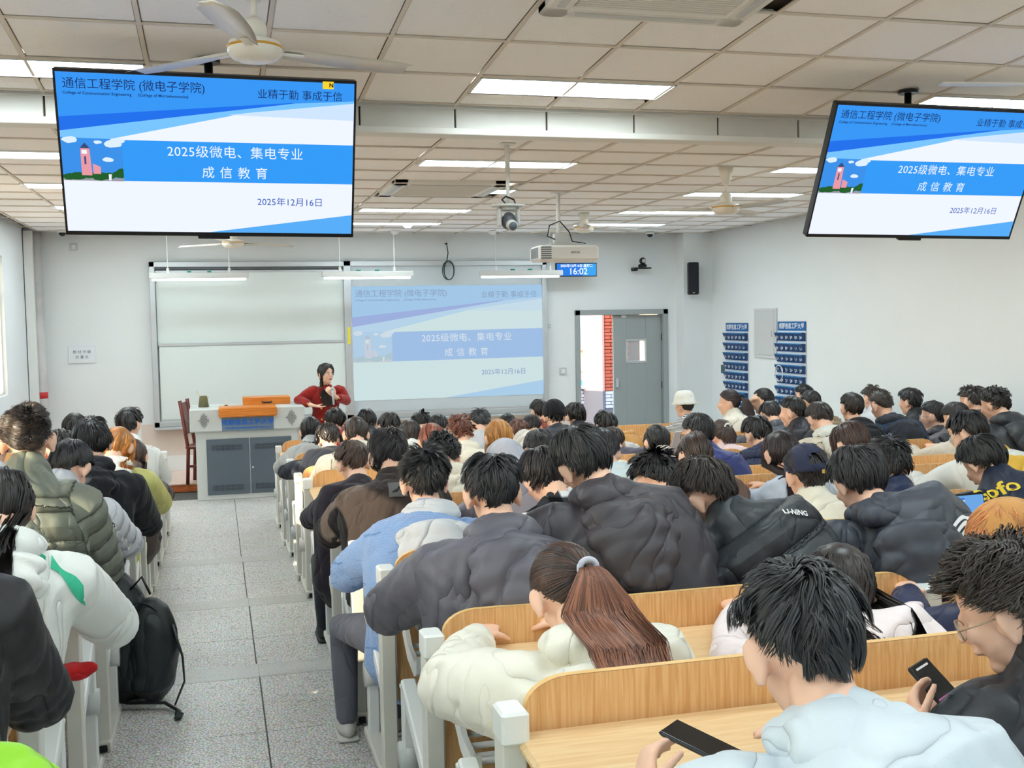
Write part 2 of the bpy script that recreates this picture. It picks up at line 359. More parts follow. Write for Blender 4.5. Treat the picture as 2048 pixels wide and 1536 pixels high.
MB().box((2.4, 3.1, cnear(3.1)+.1), (9.4, 12.6, .1), 0, A).make('ceiling_slab', VOID, ceil)
MB().box((2.4, -.0, cnear(0)+.02), (9.3, 6.1, .03), 0, A).make('ceiling_field', TILE, ceil)
FPX_, FY0, FP = .897, 6.92, .599
for i in range(-6, 11):
    for j in range(14):
        x0 = .897+TP*i; y0 = FY0+FP*j
        if x0 < XL-.2 or x0+TP > XR+.1 or y0 > YF-.3: continue
        xc, yc = x0+TP/2, y0+FP/2
        lamp = False
        for lx in (-1.5, 1.53, 4.48):
            for ly in (8.2, 9.97, 11.77):
                if lx < xc < lx+1.2 and abs(yc-ly) < .35: lamp = True
        ac = 1.45 < xc < 2.55 and 9.2 < yc < 10.3
        if ac: continue
        sx = min(.57, 2*(xc-XL)-.02, 2*(XR-xc)-.02)
        if lamp:
            for (ya, yb) in ((y0+.01, min(y0+FP-.01, [l for l in (8.2, 9.97, 11.77) if abs(yc-l) < .35][0]-.155)), (max(y0+.01, [l for l in (8.2, 9.97, 11.77) if abs(yc-l) < .35][0]+.155), y0+FP-.01)):
                if yb-ya > .03: link('ceiling_tile', MB().box((0, 0, .012), (sx, yb-ya, .02), .003).mesh(False, TILE), ceil, None, (xc, (ya+yb)/2, CF))
            continue
        if sx < .1: continue
        me = tmf if sx > .56 else MB().box((0, 0, .012), (sx, .572, .02), .004).mesh(False, TILE)
        link('ceiling_tile', me, ceil, None, (xc, yc, CF+rng.uniform(0, .004)), (rng.uniform(-.004, .004), rng.uniform(-.004, .004), 0))
g = MB()
for x in gx:
    if XL < x < XR: g.box((x, 11, CF), (.022, 8.1, .01), .002)
for j in range(15):
    y = FY0+FP*j
    if y < YF: g.box((2.4, y, CF), (9.2, .022, .01), .002)
g.make('grid_rail', RAIL, ceil)
MB().bb((XL-.1, YBK+.1, CF+.06), (XR+.1, YF+.1, CF+.16), 0).make('ceiling_slab', VOID, ceil)
# bulkhead beam boards
bk = thing('trim_4', 'white boxed beam across the ceiling, faced with short panels', None, kind='structure')
BKM = mat('bulkhead_board', (226, 224, 218), .7, vary=(6, .06))
for x in gx[:-1]:
    if XL-.3 < x < XR: MB().bb((x+.006, YBK, CF+.005), (x+TP-.006, YBK+.02, 1.318), .003).make('panel', BKM, bk)
MB().bb((XL, YBK-.03, CF-.035), (XR, YBK+.13, CF+.006), .004).bb((XL, YBK-.012, 1.30), (XR, YBK+.01, 1.335), .003).make('edge_rail', mat('rail_paint', (232, 230, 224), .5), bk)
MB().bb((XL, YBK+.022, CF), (XR, YBK+.1, 1.5), 0).make('backing', VOID, bk)
# ceiling lamps
LAMPM = mat('lamp_diffuser', (255, 255, 255), .5, emit=((232, 250, 255), PANEL_E))
LF = MB(); LF.bb((-.6, -.155, -.008), (-.585, .155, .03), .002).bb((.585, -.155, -.008), (.6, .155, .03), .002).bb((-.6, -.155, -.008), (.6, -.145, .03), .002).bb((-.6, .145, -.008), (.6, .155, .03), .002)
LFm = LF.mesh(False, WHITE); LDm = MB().box((0, 0, .004), (1.17, .29, .012), .002).mesh(False, LAMPM)
side = {-1.5: 'left', 1.53: 'middle', 4.48: 'right'}
lamps = [(lx, 6.29, True) for lx in (-1.5+.0, 1.5, 4.46)]+[(lx, ly, False) for ly in (8.2, 9.97, 11.77, 13.4) for lx in (-1.5, 1.53, 4.48)]+[(lx, ly, True) for ly in (3.3, 1.2, -1.2) for lx in (-1.5, 1.5, 4.46)]
ordn = {6.29: 'just before the boxed beam', 8.2: 'first beyond the boxed beam', 9.97: 'second beyond the boxed beam', 11.77: 'third beyond the boxed beam', 13.4: 'nearest the front wall', 3.3: 'above the near rows', 1.2: 'above the camera', -1.2: 'behind the camera'}
sn = ['in the left row', 'in the middle row', 'in the right row']
for lx, ly, near in lamps:
    s_ = 0 if lx < 0 else (1 if lx < 3 else 2)
    t = thing('ceiling_lamp', 'long white ceiling light panel '+sn[s_]+', '+ordn[ly], 'ceiling light', (lx+.6, ly, (cnear(ly) if near else CF)-.002), 0, 'flush light panels in the ceiling')
    if near: t.rotation_euler = (-th, 0, 0)
    link('frame', LFm, t); link('diffuser', LDm, t)
# outside seen through the door
# ------------------------------------------------------------------ door and the gallery beyond it
door = thing('door_1', 'grey double door, right leaf shut, left leaf open on the gallery', None, (DX0, YF, -2.02), kind='structure')
f = MB(); f.bb((0, -.03, 0), (.075, .2, 2.11), .005).bb((DX1-DX0-.075, -.03, 0), (DX1-DX0, .2, 2.11), .005).bb((0, -.03, 2.035), (DX1-DX0, .2, 2.11), .005); f.make('door_frame', DOORG, door)
lx0, lx1 = .60, 1.345
lf = MB(); lf.bb((lx0, .05, .01), (lx0+.2, .09, 2.03), .003).bb((lx1-.24, .05, .01), (lx1, .09, 2.03), .003).bb((lx0+.2, .05, .01), (lx1-.24, .09, 1.35), .003).bb((lx0+.2, .05, 1.66), (lx1-.24, .09, 2.03), .003)
leaf = lf.make('door_leaf', DOORG, door)
MB().bb((lx0+.2, .04, 1.33), (lx1-.24, .1, 1.36), .003).bb((lx0+.2, .04, 1.65), (lx1-.24, .1, 1.68), .003).bb((lx0+.19, .04, 1.33), (lx0+.215, .1, 1.68), .003).bb((lx1-.255, .04, 1.33), (lx1-.23, .1, 1.68), .003).make('pane_frame', GREY, leaf)
MB().bb((lx0+.2, .066, 1.35), (lx1-.24, .07, 1.66), 0).make('pane', GLASS, leaf)
MB().bb((lx0+.12, .03, 1.99), (lx0+.2, .06, 2.03), .004).make('door_magnet', WHITE, leaf)
for z in (.35, 1.0, 1.7): MB().tube([(lx1+.004, .045, z-.05), (lx1+.004, .045, z+.05)], .008, 8).make('hinge', BLACK, leaf)
MB().bb((lx0+.03, .02, .98), (lx0+.07, .05, 1.12), .004).make('door_handle', ALU, leaf)
# gallery
gal = thing('wall_outside', 'gallery outside the open door with brick pillar, parapet and far orange building', None, (0, 0, 0), kind='structure')
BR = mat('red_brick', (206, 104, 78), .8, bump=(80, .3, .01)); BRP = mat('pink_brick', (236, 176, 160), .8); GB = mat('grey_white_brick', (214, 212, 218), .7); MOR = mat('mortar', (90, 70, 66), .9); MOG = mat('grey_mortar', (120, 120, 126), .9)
pyL = 16.9
px0, px1 = at(1184, 700, pyL)[0], at(1209, 700, pyL)[0]; px2 = at(1240, 700, pyL)[0]+.35
zsw = at(1210, 782, pyL)[2]
MB().bb((px1, pyL+.012, -2.02), (px2, pyL+.5, zsw), 0).make('pillar_foot', MOG, gal); MB().bb((px1, pyL+.012, zsw), (px2, pyL+.5, 1.3), 0).make('pillar_core', MOR, gal)
def bricks(x0, x1, z0, z1, y, m, L=.2, H=.056, yaw=0, ox=0, oy=0):
    me = MB().box((0, 0, 0), (L-.012, .03, H-.01), .003).mesh(False, m); r = 0; z = z0+H/2
    while z < z1:
        x = x0-(L/2 if r % 2 else 0)
        while x < x1:
            a, b = max(x, x0), min(x+L, x1)
            if b-a > .03:
                mm = me if b-a > L-.005 else MB().box((0, 0, 0), (b-a-.012, .03, H-.01), .003).mesh(False, m)
                c = (a+b)/2
                link('brick', mm, gal, None, (ox+c*math.cos(yaw), oy+c*math.sin(yaw), z) if yaw else (c, y, z), (0, 0, yaw))
            x += L
        z += H; r += 1
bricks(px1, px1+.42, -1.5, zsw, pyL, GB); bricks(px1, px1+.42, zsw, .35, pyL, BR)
# slanted face of the pillar, sunlight painted in as paler brick
ya = math.radians(118); Lf = .42
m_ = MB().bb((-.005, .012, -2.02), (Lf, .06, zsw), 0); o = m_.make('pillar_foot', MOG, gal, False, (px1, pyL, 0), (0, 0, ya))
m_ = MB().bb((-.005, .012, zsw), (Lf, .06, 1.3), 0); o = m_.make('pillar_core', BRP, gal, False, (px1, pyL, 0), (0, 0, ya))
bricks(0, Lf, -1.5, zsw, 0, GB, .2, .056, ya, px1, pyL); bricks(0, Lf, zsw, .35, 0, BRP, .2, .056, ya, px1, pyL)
pz = at(1170, 778, 17.2)[2]; pa = at(1120, 780, 17.25)[0]; pb = at(1190, 780, 17.25)[0]
MB().bb((pa, 17.27, -2.02), (pb+.2, 17.45, pz), 0).make('parapet_core', MOG, gal); bricks(pa, pb, -1.5, pz-.01, 17.25, GB)
MB().bb((pa, 17.2, pz), (pb+.05, 17.5, pz+.04), .004).make('coping', WHITE, gal)
CRM = mat('cream_paint', (250, 236, 214), .6)
rz_ = at(1170, 742, 17.3)[2]; MB().tube([(pa, 17.35, rz_), (pb+.02, 17.35, rz_)], .035, 10).bb((at(1168, 760, 17.35)[0]-.02, 17.33, pz), (at(1168, 760, 17.35)[0]+.02, 17.37, rz_), .003).make('handrail', CRM, gal)
MB().bb((3, 15.2, -2.5), (9, 17.5, -2.03), 0).make('gallery_floor', GREY, gal)
ob = thing('apartment_building', 'orange building with white window seen past the brick pillar outside', 'building', (14, 26, -6))
MB().bb((-8, 0, 0), (6, 3, 12), 0).make('wall', mat('orange_render', (250, 204, 174), .8), ob)
wp = at(1172, 660, 25.95)
w = MB(); w.bb((wp[0]-14-.35, -.12, wp[2]+6-.5), (wp[0]-14+.25, -.02, wp[2]+6+1.5), .01).make('window', WHITE, ob)
MB().bb((wp[0]-14-.25, -.16, wp[2]+6-.4), (wp[0]-14+.15, -.12, wp[2]+6+1.2), 0).make('pane', mat('blue_glass', (170, 200, 225), .1), ob)
po = at(1174, 773, 22)
t = thing('pool_canopy', 'turquoise canopy below beyond the gallery handrail', 'canopy', (po[0], 22, po[2]-.5)); MB().bb((-1.2, 0, 0), (.6, .6, .62), .02).make('roof_sheet', mat('turquoise', (60, 190, 225), .5), t); MB().bb((-1.2, .1, .62), (.6, .6, .9), .02).make('banner', mat('pink_banner', (240, 150, 170), .6), t)
# ------------------------------------------------------------------ slide artwork (emissive screens; projector light on the board as glow), local: x right, z up, faces -y
def em(name, c, s=1.0): return mat('screen_'+name, (0, 0, 0), .5, spec=.15, emit=(c, s*.5))
def slide(par, w, h, pal, y=-.001, small=True, tint=1.0):
    def P(u, v): return ((u-.5)*w, (.5-v)*h)
    lay = [0]
    def poly(name, pts, col):
        lay[0] += 1; me = bpy.data.meshes.new('m'); yy = y-.00025*lay[0]
        me.from_pydata([(P(u, v)[0], yy, P(u, v)[1]) for u, v in pts], [], [tuple(range(len(pts)))]); me.materials.append(em(pal+'_'+name, *PAL[pal][name])); return link('picture_shape', me, par)
    poly('white', [(0, 0), (1, 0), (1, 1), (0, 1)], None)
    poly('top', [(0, 0), (1, 0), (1, .115), (.78, .14), (0, .28)], None)
    poly('dark', [(0, .27), (.78, .135), (.80, .14), (0, .355)], None)
    poly('light', [(0, .355), (.79, .138), (1, .11), (1, .125), (.62, .21), (.16, .40), (0, .42)], None)
    poly('pale', [(1, .125), (.56, .225), (1, .235)], None)
    poly('band', [(0, .405), (1, .395), (1, .655), (0, .665)], None)
    poly('corner', [(.46, 1), (1, .865), (1, 1)], None)
    # campus picture
    poly('skyb', [(0, .395), (.2, .40), (.2, .665), (0, .665)], None)
    r = random.Random(3)
    for (cu, cv, s) in ((.03, .41, .022), (.17, .43, .025), (.185, .41, .02), (.12, .42, .012), (.15, .53, .016)):
        poly('cloud', [(cu+s*math.cos(a)*(1+.3*r.random()), cv+s*.8*math.sin(a)*(1+.4*r.random())) for a in np.linspace(0, 6.28, 11)[:-1]], None)
    poly('grey', [(.0, .645), (.2, .645), (.2, .665), (0, .665)], None)
    for (cu, cv, s) in ((.02, .64, .02), (.05, .635, .024), (.09, .63, .02), (.12, .635, .026), (.15, .635, .02), (.19, .62, .024), (.195, .6, .015)):
        poly('green', [(min(.2, max(0, cu+s*math.cos(a)*(1+.3*r.random()))), min(.664, cv+s*.9*math.sin(a)*(1+.4*r.random()))) for a in np.linspace(0, 6.28, 10)[:-1]], None)
    poly('pink', [(.1, .555), (.125, .575), (.125, .62), (.1, .62)], None)
    poly('pink', [(.062, .46), (.092, .46), (.096, .63), (.062, .63)], None); poly('roofb', [(.06, .46), (.077, .425), (.094, .46)], None)
    poly('white', [(.066, .47), (.083, .47), (.083, .495), (.066, .495)], None); poly('roofb', [(.073, .51), (.079, .51), (.079, .56), (.073, .56)], None)
    poly('white', [(.15, .62), (.16, .62), (.158, .66), (.15, .66)], None)
    y = y-.006
    def txt(s, u, v, size, col, align='CENTER', bold=0, shear=0, space=1.0):
        me = text_mesh(s, size*w, 0, align, shear, bold*w, space); me.materials.append(em(pal+'_'+col, *PAL[pal][col])); x, z = P(u, v); return link('lettering', me, par, None, (x, y, z))
    txt('通信工程学院 (微电子学院)', .02, .068, .0395, 'ink', 'LEFT', 0, space=.98)
    txt('College of Communication Engineering     (College of Microelectronics)', .02, .122, .0128, 'ink', 'LEFT', .0003, space=1.08)
    txt('业精于勤 事成于信', .81, .088, .036, 'ink', 'CENTER', 0)
    txt('2025级微电、集电专业', .585, .468, .046, 'letter', space=1.05)
    txt('成 信 教 育', .58, .60, .045, 'letter', space=1.1)
    txt('2025年12月16日', .775, .785, .034, 'date')
PAL = {'tv': dict(white=((232, 238, 255), 1), top=((52, 146, 238), 1), dark=((28, 108, 230), 1), light=((116, 190, 250), 1), pale=((200, 222, 252), 1), band=((48, 150, 240), 1), corner=((84, 168, 240), 1),
                  skyb=((56, 140, 226), 1), cloud=((215, 232, 250), 1), grey=((150, 150, 160), 1), green=((30, 90, 40), 1), pink=((226, 150, 160), 1), roofb=((50, 70, 120), 1), ink=((22, 40, 96), 1), letter=((230, 240, 255), 1), date=((30, 80, 170), 1)),
       'wall': dict(white=((222, 244, 246), .76), top=((176, 216, 250), .76), dark=((170, 190, 240), .76), light=((196, 228, 252), .76), pale=((214, 238, 252), .76), band=((172, 206, 248), .76), corner=((184, 222, 252), .76),
                    skyb=((190, 222, 248), .76), cloud=((222, 238, 248), .76), grey=((210, 218, 225), .76), green=((188, 214, 224), .76), pink=((216, 222, 236), .76), roofb=((190, 208, 228), .76), ink=((150, 170, 205), .76), letter=((236, 248, 255), .76), date=((140, 170, 215), .76))}
def make_tv(label, loc, rot, pole_at):
    t = thing('television', label, 'television', loc); t.rotation_mode = 'XYZ'; t.rotation_euler = rot
    W_, H_ = 1.44, .819
    b = MB(); b.bb((-W_/2, .004, -H_/2), (W_/2, .05, H_/2), .006).box((0, .07, -.03), (.9, .06, .5), .02); b.make('housing', BLACK, t)
    f = MB(); e = .011
    f.bb((-W_/2, -.006, -H_/2), (-W_/2+e, .01, H_/2), .002).bb((W_/2-e, -.006, -H_/2), (W_/2, .01, H_/2), .002).bb((-W_/2, -.006, H_/2-e), (W_/2, .01, H_/2), .002).bb((-W_/2, -.006, -H_/2), (W_/2, .01, -H_/2+.02), .002); f.make('bezel', BLACK, t)
    MB().bb((-.08, -.004, -H_/2-.016), (.08, .03, -H_/2+.002), .003).make('sensor_bar', BLACK, t)
    s = MB().bb((-W_/2+e, -.001, -H_/2+.02), (W_/2-e, .006, H_/2-e), 0).make('screen', BLACK, t)
    slide(s, W_-2*e, H_-.031, 'tv', -.0015)
    MB().bb((-.1, .1, -.14), (.1, .16, .14), .01).make('wall_plate', BLACK, t)
    return t
TVL = (.018, 5.823, .835); TVR = (4.214, 5.858, .824)
tl = make_tv('wide television hanging tilted left of the whiteboards, showing the blue slide', TVL, (.37, .009, -.016), None)
tr = make_tv('wide television hanging tilted on the right, cut by the picture edge', TVR, (.435, .011, -.016), None)
MB().bb((.55, -.0105, .365), (.605, -.0085, .402), 0).make('sticker', mat('yellow_sticker', (250, 214, 40), .5, emit=((250, 214, 40), .25)), tl)  # sticker is no lamp but carries a faint added glow
_m = text_mesh('N', .028, 0, 'CENTER', 0, .001); _m.materials.append(BLACK); link('lettering', _m, tl, None, (.593, -.0112, .383))
for nm, (x, y, z), lab in (('a', TVL, 'black ceiling pole carrying the left television'), ('b', TVR, 'black ceiling pole carrying the right television')):
    t = thing('television_mount', lab, 'mount', (x+.0, y+.2, z))
    zt = cnear(y+.2)-z
    MB().tube([(0, 0, -.1), (0, 0, zt)], .022, 14).make('pole', BLACK, t, True); MB().lathe([(.0, zt-.02), (.06, zt-.02), (.06, zt), (0, zt)]).make('ceiling_plate', BLACK, t)
    MB().bb((-.09, -.1, -.12), (.09, .02, .0), .01).make('bracket', BLACK, t)
# ------------------------------------------------------------------ boards
BY = YF-.06
def bp(px, py, Y=BY): p = at(px, py, Y); return p
a = bp(297, 521); b = bp(1095, 823)
X0, X1, Z0, Z1 = a[0], b[0]+.01, -1.335, .80
Xm = bp(697, 680)[0]
bd = thing('whiteboard', 'wide aluminium-framed board unit on the front wall, sliding white panels left and projection surface right', 'whiteboard', (X0, BY, Z0))
WB = mat('board_white', (228, 238, 236), .12, spec=.5)
Wd, Hd, xm = X1-X0, Z1-Z0, Xm-X0
f = MB(); f.bb((0, -.05, Hd-.07), (Wd, .055, Hd), .006).bb((0, -.05, 0), (Wd, .055, .07), .006).bb((0, -.05, 0), (.07, .055, Hd), .006).bb((Wd-.07, -.05, 0), (Wd, .055, Hd), .006).bb((xm-.05, -.05, 0), (xm+.05, .055, Hd), .006)
f.bb((.07, -.03, .06), (Wd-.05, .0, .10), .004).make('frame', ALU, bd)
zmid = Hd*.49
u = MB().bb((.075, .01, zmid), (xm-.05, .03, Hd-.13), .002).make('upper_panel', WB, bd); l_ = MB().bb((.09, -.02, .1), (xm-.05, .0, zmid+.03), .002).make('lower_panel', WB, bd)
MB().bb((.085, -.035, zmid), (xm-.05, .005, zmid+.035), .004).make('panel_rail', ALU, l_); MB().bb((.075, -.0, Hd-.14), (xm-.05, .035, Hd-.11), .003).make('panel_rail', ALU, u)
MB().bb((.07, -.02, Hd-.10), (xm-.05, .035, Hd-.07), .002).make('track_shadow_gap', mat('track_shade', (96, 104, 108), .5), bd)  # dark strip stands in for the shade inside the track gap
MB().bb((0, -.12, -.03), (Wd, -.04, .0), .004).make('chalk_tray', ALU, bd)
sc = MB().bb((xm+.05, -.01, .07), (Wd-.07, .02, Hd-.07), .002).make('projection_surface', mat('projection_grey', (206, 216, 222), .5), bd)
q0 = bp(704, 570); q1 = bp(1088, 795)
base = MB().bb((-1.27, -.001, -.72), (1.27, .001, .72), 0).make('projected_picture', em('wall_base', (222, 244, 246), .4), sc)
cx_ = (bp(704, 690)[0]+bp(1090, 690)[0])/2-X0; wz = bp(704, 690)[0]; 
ztop = (at(704, 572, BY)[2]+at(1088, 570, BY)[2])/2; zbot = (at(704, 802, BY)[2]+at(1088, 788, BY)[2])/2
pw = bp(1090, 690)[0]-bp(704, 690)[0]; ph = ztop-zbot
base.data = MB().bb((-pw/2, -.001, -ph/2), (pw/2, .001, ph/2), 0).mesh(False, em('wall_base', (222, 244, 246), .4)); base.location = (cx_, -.014, (ztop+zbot)/2-Z0)
slide(base, pw, ph, 'wall', -.002)  # glowing shapes stand in for the projector's light on the board
MB().bb((xm-.015, -.056, 1.02), (xm+.02, -.05, 1.25), 0).make('yellow_label', mat('label_yellow', (240, 226, 70), .5), bd)
# ------------------------------------------------------------------ hanging board lamps
BLE = mat('board_lamp_tube', (255, 255, 255), .5, emit=((240, 252, 255), 3.0))
for (pa_, pb_, py_, r1_, r2_, lab) in ((298, 497, 551, 336, 459, 'above the left whiteboard'), (644, 826, 548, 680, 789, 'hanging between the two boards'), (960, 1124, 546, 992, 1100, 'in front of the projection, beside the clock screen')):
    Yl = 14.2; A_ = at(pa_, py_, Yl); B_ = at(pb_, py_, Yl); zc = (A_[2]+B_[2])/2; L_ = B_[0]-A_[0]
    t = thing('board_lamp', 'slim white trough lamp on thin rods '+lab, 'lamp', (A_[0]+L_/2, Yl, zc), 0, 'board lamps')
    MB().bb((-L_/2, -.05, -.035), (L_/2, .05, .035), .006).make('trough', mat('lamp_trough', (208, 208, 206), .5), t)
    MB().bb((-L_/2+.03, .02, -.06), (L_/2-.03, .07, -.036), .004).make('tube', BLE, t)
    for rp_ in (r1_, r2_):
        xr = at(rp_, py_, Yl)[0]-A_[0]-L_/2; MB().tube([(xr, 0, .03), (xr, 0, CF-zc)], .006, 8).tube([(xr, 0, .03), (xr, 0, .09)], .018, 10).make('hanging_rod', WHITE, t)
    for k_ in (-.12, .12): MB().box((k_, 0, .045), (.05, .06, .02), .003).make('clip', mat('green_clip', (20, 140, 110), .5), t)
# ------------------------------------------------------------------ ceiling fans
FANW = mat('fan_enamel', (236, 232, 222), .35, spec=.5); GOLD = mat('gold_trim', (214, 160, 60), .35, metal=.6)
def fan(x, y, z, zc, ang, label, R=.70):
    t = thing('ceiling_fan', label, 'fan', (x, y, z), 0, 'ceiling fans')
    MB().lathe([(.0, -.045), (.07, -.045), (.095, -.035), (.112, -.012), (.112, .012), (.105, .03), (.06, .045), (0, .045)]).make('motor', FANW, t, True)
    MB().lathe([(.1125, .004), (.1145, .006), (.1145, .012), (.1125, .014)]).make('gold_band', GOLD, t, True)
    MB().lathe([(.0, -.048), (.06, -.048), (.075, -.04), (.0, -.04)]).make('hub_cap', FANW, t, True)
    MB().lathe([(.0, .045), (.045, .045), (.05, .07), (.05, .10), (.025, .13), (0, .13)]).make('lower_canopy', FANW, t, True)
    h = zc-z
    MB().tube([(0, 0, .1), (0, 0, h-.02)], .012, 10).make('rod', FANW, t, True)
    MB().lathe([(.0, h-.13), (.028, h-.13), (.045, h-.08), (.06, h-.0), (0, h)]).make('upper_canopy', FANW, t, True)
    b = MB(); V = []; F = []; n = 9
    for i in range(n):
        s = i/(n-1); r = .13+s*(R-.13); w = .04+.035*math.sin(min(1, s*1.6)*PI/2); w *= 1 if i < n-1 else .8
        for k, (yy, zz) in enumerate(((-w, .012*(1-s*.3)), (0, .018), (w, -.010*(1-s*.3)), (0, .013))): V.append((r, yy, zz-.006*s))
    for i in range(n-1):
        for j in range(4): a = i*4+j; e = i*4+(j+1) % 4; F.append((a, a+4, e+4, e))
    F += [(0, 1, 2, 3), ((n-1)*4+3, (n-1)*4+2, (n-1)*4+1, (n-1)*4)]
    b.add(V, F); bme = b.mesh(True, FANW)
    ir = MB().box((.15, 0, .0), (.12, .035, .006), .002).mesh(False, FANW)
    for k in range(3):
        a = math.radians(ang+120*k); link('blade', bme, t, None, (0, 0, -.005), (0, 0, a)); link('blade_arm', ir, t, None, (0, 0, -.005), (0, 0, a))
    return t
p = at(510, 100, 4.75); fan(p[0], 4.75, p[2], cnear(4.75), 16, 'near cream ceiling fan with gold band above the left television')
p = at(1452, 417, 8.2); fan(p[0], 8.2, p[2], CF, 40, 'cream ceiling fan on a long rod beside two light panels at the right')
p = at(1168, 457, 12.0); fan(p[0], 12.0, p[2], CF, 10, 'small distant ceiling fan beyond the projector pole')
p = at(466, 487, 12.0); fan(p[0], 12.0, p[2], CF, 20, 'distant ceiling fan seen just below the left television')
fan(4.25, 4.75, 1.13, cnear(4.75), 55, 'ceiling fan whose blade tip shows above the right television')
# ------------------------------------------------------------------ air conditioners
ACM = mat('ac_panel', (232, 230, 224), .45); ACB = mat('ac_filter', (206, 176, 140), .8)
def ac(x, y, z, w, d, tilt, label):
    t = thing('air_conditioner', label, 'air conditioner', (x, y, z)); t.rotation_euler = (tilt, 0, 0)
    f = MB(); W2, D2 = w/2, d/2; q = .13
    f.bb((-W2, -D2, -.03), (-W2+q, D2, .02), .012).bb((W2-q, -D2, -.03), (W2, D2, .02), .012).bb((-W2, -D2, -.03), (W2, -D2+q, .02), .012).bb((-W2, D2-q, -.03), (W2, D2, .02), .012); f.make('cassette_frame', ACM, t)
    MB().bb((-W2+q-.01, -D2+q-.01, -.015), (W2-q+.01, D2-q+.01, .02), .006).make('intake_back', ACB, t)
    gm = MB().bb((-W2+q, -.004, -.026), (W2-q, .004, -.014), .001).mesh(False, ACM)
    k = -D2+q+.02
    while k < D2-q: link('slat', gm, t, None, (0, k, 0)); k += .026
    for s_ in (-1, 1):
        MB().bb((-W2+q+.02, s_*(D2-.065)-.02, -.036), (W2-q-.02, s_*(D2-.065)+.02, -.028), .004).make('air_vane', GREY, t); MB().bb((s_*(W2-.065)-.02, -D2+q+.02, -.036), (s_*(W2-.065)+.02, D2-q-.02, -.028), .004).make('air_vane', GREY, t)
ac(2.0, 9.75, CF-.005, 1.0, 1.0, 0, 'square white ceiling cassette with brown intake between two light panels')
ac(2.02, 4.55, cnear(4.55)-.005, 1.02, .95, -th, 'white ceiling cassette cut by the top edge of the picture')
# ------------------------------------------------------------------ projector, tracking camera
p = at(1014, 288, 7.28); q = at(1016, 436, 7.28); zc = CF
t = thing('tracking_camera', 'grey dome-like tracking camera on round shelf at the end of a white ceiling pole', 'camera', (p[0], 7.28, q[2]))
h = zc-q[2]
MB().tube([(0, 0, .1), (0, 0, .32)], .013, 12).tube([(0, 0, .30), (0, 0, h)], .018, 12).make('pole', WHITE, t, True); MB().bb((-.05, -.05, h-.01), (.05, .05, h), .003).make('ceiling_plate', WHITE, t)
MB().lathe([(0, .075), (.115, .075), (.12, .08), (.115, .09), (0, .09)], sy=.7).make('shelf', GREY, t, True)
MB().lathe([(0, .05), (.055, .05), (.06, .06), (.06, .075), (0, .075)]).make('turntable', GREY, t, True)
MB().bb((-.075, -.035, -.06), (-.055, .035, .07), .01).bb((.055, -.035, -.06), (.075, .035, .07), .01).bb((-.075, -.03, .045), (.075, .03, .07), .01).make('yoke', GREY, t)
MB().ell((0, 0, -.02), (.052, .055, .06)).make('camera_head', mat('dark_camera', (70, 74, 80), .35), t, True); MB().tube([(0.005, -.04, -.045), (.008, -.085, -.06)], .036, 20).make('lens', GREY, t, True); MB().tube([(.008, -.086, -.0605), (.0082, -.089, -.0615)], .028, 20).make('lens_glass', DARKG, t, True)
MB().tube([(-.02, 0, .1), (-.05, -.03, .12), (-.03, -.05, .14), (.03, -.04, .12), (.05, 0, .1)], .006, 6).make('cable', BLACK, t, True)
p = at(1116, 385, 10.0); q = at(1129, 507, 10.0)
t = thing('projector', 'boxy white ceiling projector on a white pole in front of the board', 'projector', (q[0], 10.0, q[2]), math.radians(-3)); h = CF-q[2]
MB().bb((-.29, -.17, -.075), (.29, .2, .07), .02).make('housing', WHITE, t); px_ = p[0]-q[0]
MB().tube([(px_, 0, .08), (px_, 0, h)], .02, 12).make('pole', WHITE, t, True); MB().bb((px_-.06, -.06, h-.012), (px_+.06, .06, h), .003).make('ceiling_plate', WHITE, t)
MB().bb((-.16, -.12, .07), (.16, .12, .09), .006).bb((px_-.05, -.04, .09), (px_+.1, .04, .19), .01).make('bracket', GREY, t)
v = MB(); [v.bb((-.292, -.14+.03*i, -.05), (-.288, -.125+.03*i, .05), 0) for i in range(10)]; v.make('vent_grille', DARKG, t)
v = MB(); [v.bb((-.27, -.173, -.055+.02*i), (-.17, -.170, -.045+.02*i), 0) for i in range(6)]; v.make('vent_grille', DARKG, t)
m_ = text_mesh('EPSON', .028, 0, bold=.0008); m_.materials.append(DARKG); link('lettering', m_, t, None, (.06, -.172, .0))
MB().tube([(px_-.02, -.03, .12), (px_-.12, -.05, .16), (px_-.1, -.05, .26), (px_, -.05, .3), (px_+.09, -.05, .2), (px_+.12, -.05, .11), (px_+.25, -.05, .09)], .006, 6).make('cable', BLACK, t, True)
# clock screen
A_ = at(1112, 525, 14.6); B_ = at(1194, 552, 14.6); w_, h_ = (B_[0]-A_[0])/2, (A_[2]-B_[2])/2
t = thing('clock_screen', 'blue digital clock screen reading 16:02 right of the board', 'clock', ((A_[0]+B_[0])/2, 14.6, (A_[2]+B_[2])/2-.006))
MB().bb((-w_, 0, -h_), (w_, .05, h_), .004).make('housing', BLACK, t); MB().bb((-w_+.012, -.004, -h_+.012), (w_-.012, .001, h_-.012), 0).make('screen', em('clockblue', (30, 120, 225)), t)
MB().bb((w_*.3, -.006, -h_+.012), (w_-.012, -.0042, h_-.012), 0).make('picture_shape', em('clocklight', (60, 160, 235)), t)
for s_, sz, z_, dx_ in (('2025年12月16日 星期二', .046, h_*.55, 0), ('16:02', .125, -h_*.28, .02)):
    m_ = text_mesh(s_, sz, 0, bold=.0015); m_.materials.append(em('clockw', (235, 248, 255))); link('lettering', m_, t, None, (dx_, -.008, z_))
MB().tube([(w_*.7, .05, h_*.5), (w_*1.4, .38, CF-.33-t.location.z)], .006, 6).bb((-.1, .05, -.05), (.1, .4, .05), .005).make('wall_bracket', GREY, t)
